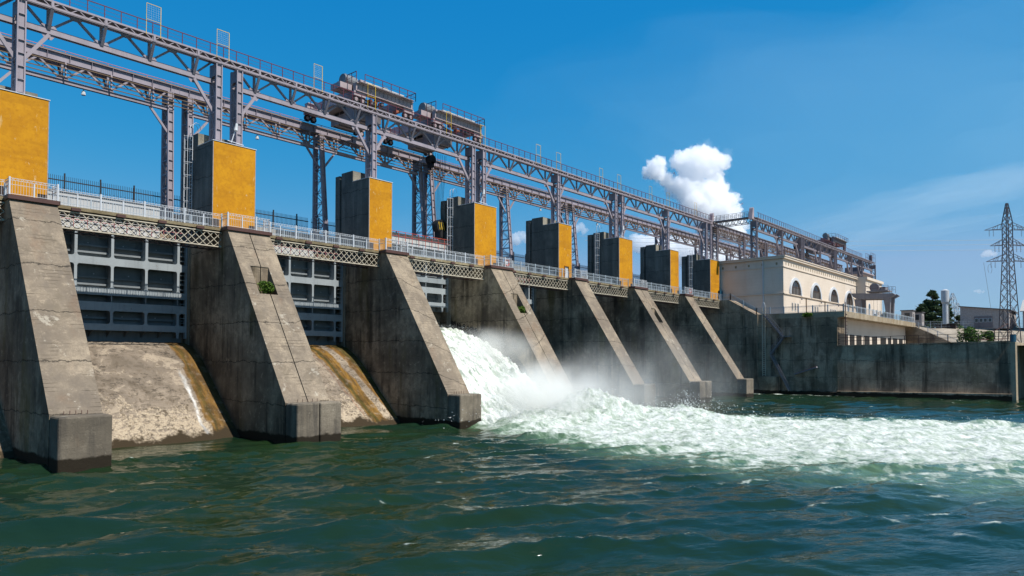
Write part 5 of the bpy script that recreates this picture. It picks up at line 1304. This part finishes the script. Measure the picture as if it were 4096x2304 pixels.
# drifting spray
t = NT('spray_air'); P = t.pos()
def lobe(c, r, d):
    v = t.vmath('DIVIDE', t.vmath('SUBTRACT', P, c), r); l = t.vmath('LENGTH', v); return t.math('MULTIPLY', t.sm(l, 0, 1, 1, 0), d)
den = t.math('ADD', t.math('ADD', lobe((25,-14,.8), (9.5,7.5,6.5), .55), t.math('ADD', lobe((33,-16,1.5), (12,8,7), .13), lobe((26,-5.5,7.2), (6.5,7,3.0), .30))), lobe((50,-13,2), (26,11,10), .024))
nz = t.noise(scale=.22, detail=4, rough=.6, sc3=(1,1,.7)); den = t.math('MULTIPLY', den, t.sm(nz, .34, .66, .08, 1.5))
pv = t.n('VolumePrincipled'); t.set(pv.inputs['Color'], (1,1,.97)); t.set(pv.inputs['Density'], den); pv.inputs['Anisotropy'].default_value = 0
t.L.new(pv.outputs[0], t.out.inputs['Volume']); MATS['spray_air'] = t.m
struct(MB().box(14.7, 77, -24, 3.9, -.6, 14.5).build('spray_mist', 'spray_air'), 'stuff')

# ------------------------------------------------------------------ clouds
def cloud_mat(name, dens, an=.3, col=(1,1,1)):
    t = NT(name); pv = t.n('VolumePrincipled'); t.set(pv.inputs['Color'], col); pv.inputs['Density'].default_value = dens; pv.inputs['Anisotropy'].default_value = an
    t.L.new(pv.outputs[0], t.out.inputs['Volume']); MATS[name] = t.m
cloud_mat('cumulus', .05, .1); cloud_mat('cumulus_thin', .022, .1); cloud_mat('shell_air', .0035, .1); cloud_mat('cirrus', .00030, .1, (.80,.94,1)); cloud_mat('veil', .00008, .1, (.62,.90,1))
RH = Vector((RT.x, RT.y, 0)).normalized(); FH = Vector((math.cos(YAW), math.sin(YAW), 0))
def sky_point(u, v, D):      # a place in the sky D metres out, given by bearing and height
    return CAM+FH*D+RH*((u-2048)/FPX*D)+Vector((0,0,1))*((1431.6-v)/FPX*D)
def cloud(blobs, D, mat, lab, vox, disp, dsc, squash=.8, seed=1, oct_=5):
    rng = random.Random(seed); bm = bmesh.new()
    for (u, v, r) in blobs:
        c = sky_point(u, v, D+rng.uniform(-.6,.6)*r/FPX*D); R_ = r/FPX*D
        bmesh.ops.create_icosphere(bm, subdivisions=3, radius=R_, matrix=Matrix.Translation(c))
    me = bpy.data.meshes.new('cloud'); bm.to_mesh(me); bm.free(); o = bpy.data.objects.new('cloud', me); COL.objects.link(o)
    rm = o.modifiers.new('r', 'REMESH'); rm.mode = 'VOXEL'; rm.voxel_size = vox; evalmesh(o); me = o.data
    n = len(me.vertices); co = np.empty(n*3, np.float32); me.vertices.foreach_get('co', co); co = co.reshape(-1, 3); no = np.empty(n*3, np.float32); me.vertices.foreach_get('normal', no); no = no.reshape(-1, 3)
    for k in range(n):
        p = Vector(co[k])/dsc; d = abs(mnoise.fractal(p+Vector((seed*9.1,0,0)), .75, 2.1, oct_))*1.2-.25; d += .45*(abs(mnoise.fractal(p*2.9+Vector((3,seed,7)), .5, 2.2, 5))-.3); co[k] += no[k]*d*disp
    me.vertices.foreach_set('co', co.ravel()); me.update(); me.materials.clear(); me.materials.append(MATS[mat])
    return tag(o, lab, 'cloud', None)
big = [(420,520,120),(345,590,95),(480,475,60),(440,620,90),(560,690,95),(620,770,105),(700,470,100),(760,430,100),(880,380,110),(1040,330,105),(1000,480,200),(1150,430,120),(1310,430,85),(1230,480,110),(1080,600,190),(900,640,190),(1160,760,150),(1230,880,130),(1050,900,200),(830,860,170),(1360,960,100),(1420,960,75),(1200,1080,200),(1000,1060,200),(1400,1130,120),(1490,1280,85),(1300,1300,190),(1100,1250,200),(740,790,120),(900,1000,180),(1450,1400,120)]
cloud([(2500+x/3.22, 500+y/3.22, r/3.22) for x, y, r in big], 2400, 'cumulus', 'large white towering cumulus cloud above the middle of the gantry', 3.6, 19, 34, seed=2)
BIGC = COL.objects.get('cloud')
shell = cloud([(2500+x/3.22, 500+y/3.22, r*1.10/3.22) for x, y, r in big], 2400, 'shell_air', 'wisps', 5, 26, 30, seed=9)
shell.name = 'cloud_wisps'; del shell['label']; del shell['category']; shell.parent = BIGC
cloud([(2065,955,26),(2090,940,20),(2110,952,20),(2042,962,14)], 3000, 'cumulus_thin', 'small white cloud left of the fifth yellow tower', 4, 14, 30, seed=4)
cloud([(2300,915,20),(2325,905,18),(2340,920,14)], 3000, 'cumulus_thin', 'tiny white cloud right of the fifth yellow tower', 4, 12, 26, seed=5)
cloud([(2560,975,40),(2620,985,60),(2690,1000,60),(2760,1000,70),(2830,1010,60),(2900,1030,60),(2960,1060,50)], 3000, 'cumulus_thin', 'soft low white cloud seen through the gantry legs near the powerhouse', 8, 20, 50, seed=6)
cloud([(3960,1012,16),(3940,1020,10),(3985,1015,12)], 3400, 'cumulus_thin', 'tiny cloud just left of the pylon', 4, 8, 24, seed=7)
cloud([(3920,1165,9),(3905,1164,6),(3937,1167,6)], 3400, 'cumulus_thin', 'tiniest pale cloud low in the right sky', 3, 6, 20, seed=8)
def cirrus(u, v, L, H, ang, D, lab, seed, depth=60, mat='cirrus'):
    bm = bmesh.new(); bmesh.ops.create_icosphere(bm, subdivisions=5, radius=1); rng = seed*3.3
    ca, sa = math.cos(ang), math.sin(ang); c = sky_point(u, v, D); s = D/FPX
    for w in bm.verts:
        p = w.co.copy(); d = 1+.45*mnoise.fractal(p*2.2+Vector((rng,0,0)), .8, 2.1, 4); a, b_ = p.x*L*s*d, p.z*H*s*d
        w.co = c+RH*(a*ca-b_*sa)+Vector((0,0,1))*(a*sa+b_*ca)+FH*p.y*depth*d
    me = bpy.data.meshes.new('cirrus'); bm.to_mesh(me); bm.free(); me.materials.append(MATS[mat]); o = bpy.data.objects.new('cloud', me); COL.objects.link(o); tag(o, lab, 'cloud')
cirrus(3750, 800, 620, 75, .22, 5000, 'broad faint veil of high cloud across the right sky', 1, 330)
cirrus(4500, 850, 2700, 950, .1, 5600, 'very faint high veil whitening the whole right sky', 4, 1400, 'veil')
cirrus(3560, 940, 420, 36, .16, 5200, 'thin lower streak of high cloud above the powerhouse', 2, 260)
cirrus(4050, 720, 420, 60, .16, 5400, 'faint streak of high cloud at the right photo edge', 3, 300)

# ------------------------------------------------------------------ light
SUN = Vector((.13,-1.0,1.5)).normalized()
el = math.asin(SUN.z); az = math.atan2(SUN.x, SUN.y)
w = bpy.data.worlds.new('World'); sc.world = w; w.use_nodes = True; nt = w.node_tree; nt.nodes.clear()
sky = nt.nodes.new('ShaderNodeTexSky'); sky.sky_type = 'NISHITA'; sky.sun_disc = False; sky.sun_elevation = el; sky.sun_rotation = az; sky.altitude = 0
sky.air_density = 1.0; sky.dust_density = .4; sky.ozone_density = 3.0
hs = nt.nodes.new('ShaderNodeHueSaturation'); hs.inputs['Saturation'].default_value = 1.25; hs.inputs['Hue'].default_value = .485
bg = nt.nodes.new('ShaderNodeBackground'); bg.inputs['Strength'].default_value = .10; wo_ = nt.nodes.new('ShaderNodeOutputWorld')
sx = nt.nodes.new('ShaderNodeSeparateColor'); cx_ = nt.nodes.new('ShaderNodeCombineColor')
nt.links.new(sky.outputs[0], hs.inputs['Color']); nt.links.new(hs.outputs[0], sx.inputs[0])
EXPO = .50; SKS = .10
for k, (pw, gn) in enumerate(((2.15,.038), (.60,.165), (.25,.428))):     # deep azure overhead, pale towards the horizon
    a_ = nt.nodes.new('ShaderNodeMath'); a_.operation = 'POWER'; a_.inputs[1].default_value = pw; nt.links.new(sx.outputs[k], a_.inputs[0])
    b_ = nt.nodes.new('ShaderNodeMath'); b_.operation = 'MULTIPLY'; b_.inputs[1].default_value = gn/(SKS*2**EXPO); nt.links.new(a_.outputs[0], b_.inputs[0]); nt.links.new(b_.outputs[0], cx_.inputs[k])
lim = nt.nodes.new('ShaderNodeMath'); lim.operation = 'MULTIPLY'; lim.inputs[1].default_value = .60; mn = nt.nodes.new('ShaderNodeMath'); mn.operation = 'MINIMUM'
g_ = cx_.inputs[1].links[0].from_socket; r_ = cx_.inputs[0].links[0].from_socket
nt.links.new(g_, lim.inputs[0]); nt.links.new(lim.outputs[0], mn.inputs[1]); nt.links.new(r_, mn.inputs[0]); nt.links.new(mn.outputs[0], cx_.inputs[0])
nt.links.new(cx_.outputs[0], bg.inputs[0]); nt.links.new(bg.outputs[0], wo_.inputs[0])
ld = bpy.data.lights.new('sun', 'SUN'); ld.energy = 4.7; ld.angle = R(.53); ld.color = (1, .955, .88); lo = bpy.data.objects.new('sun', ld); COL.objects.link(lo)
lo.rotation_euler = SUN.to_track_quat('Z', 'Y').to_euler(); lo.location = (0,-100,120)

sc.view_settings.view_transform = 'Standard'; sc.view_settings.look = 'None'; sc.view_settings.exposure = EXPO; sc.view_settings.gamma = 1
cy = sc.cycles; cy.max_bounces = 40; cy.transmission_bounces = 6; cy.diffuse_bounces = 3; cy.glossy_bounces = 4; cy.transparent_max_bounces = 16; cy.volume_bounces = 40; cy.volume_max_steps = 256; cy.use_denoising = True; cy.caustics_reflective = False
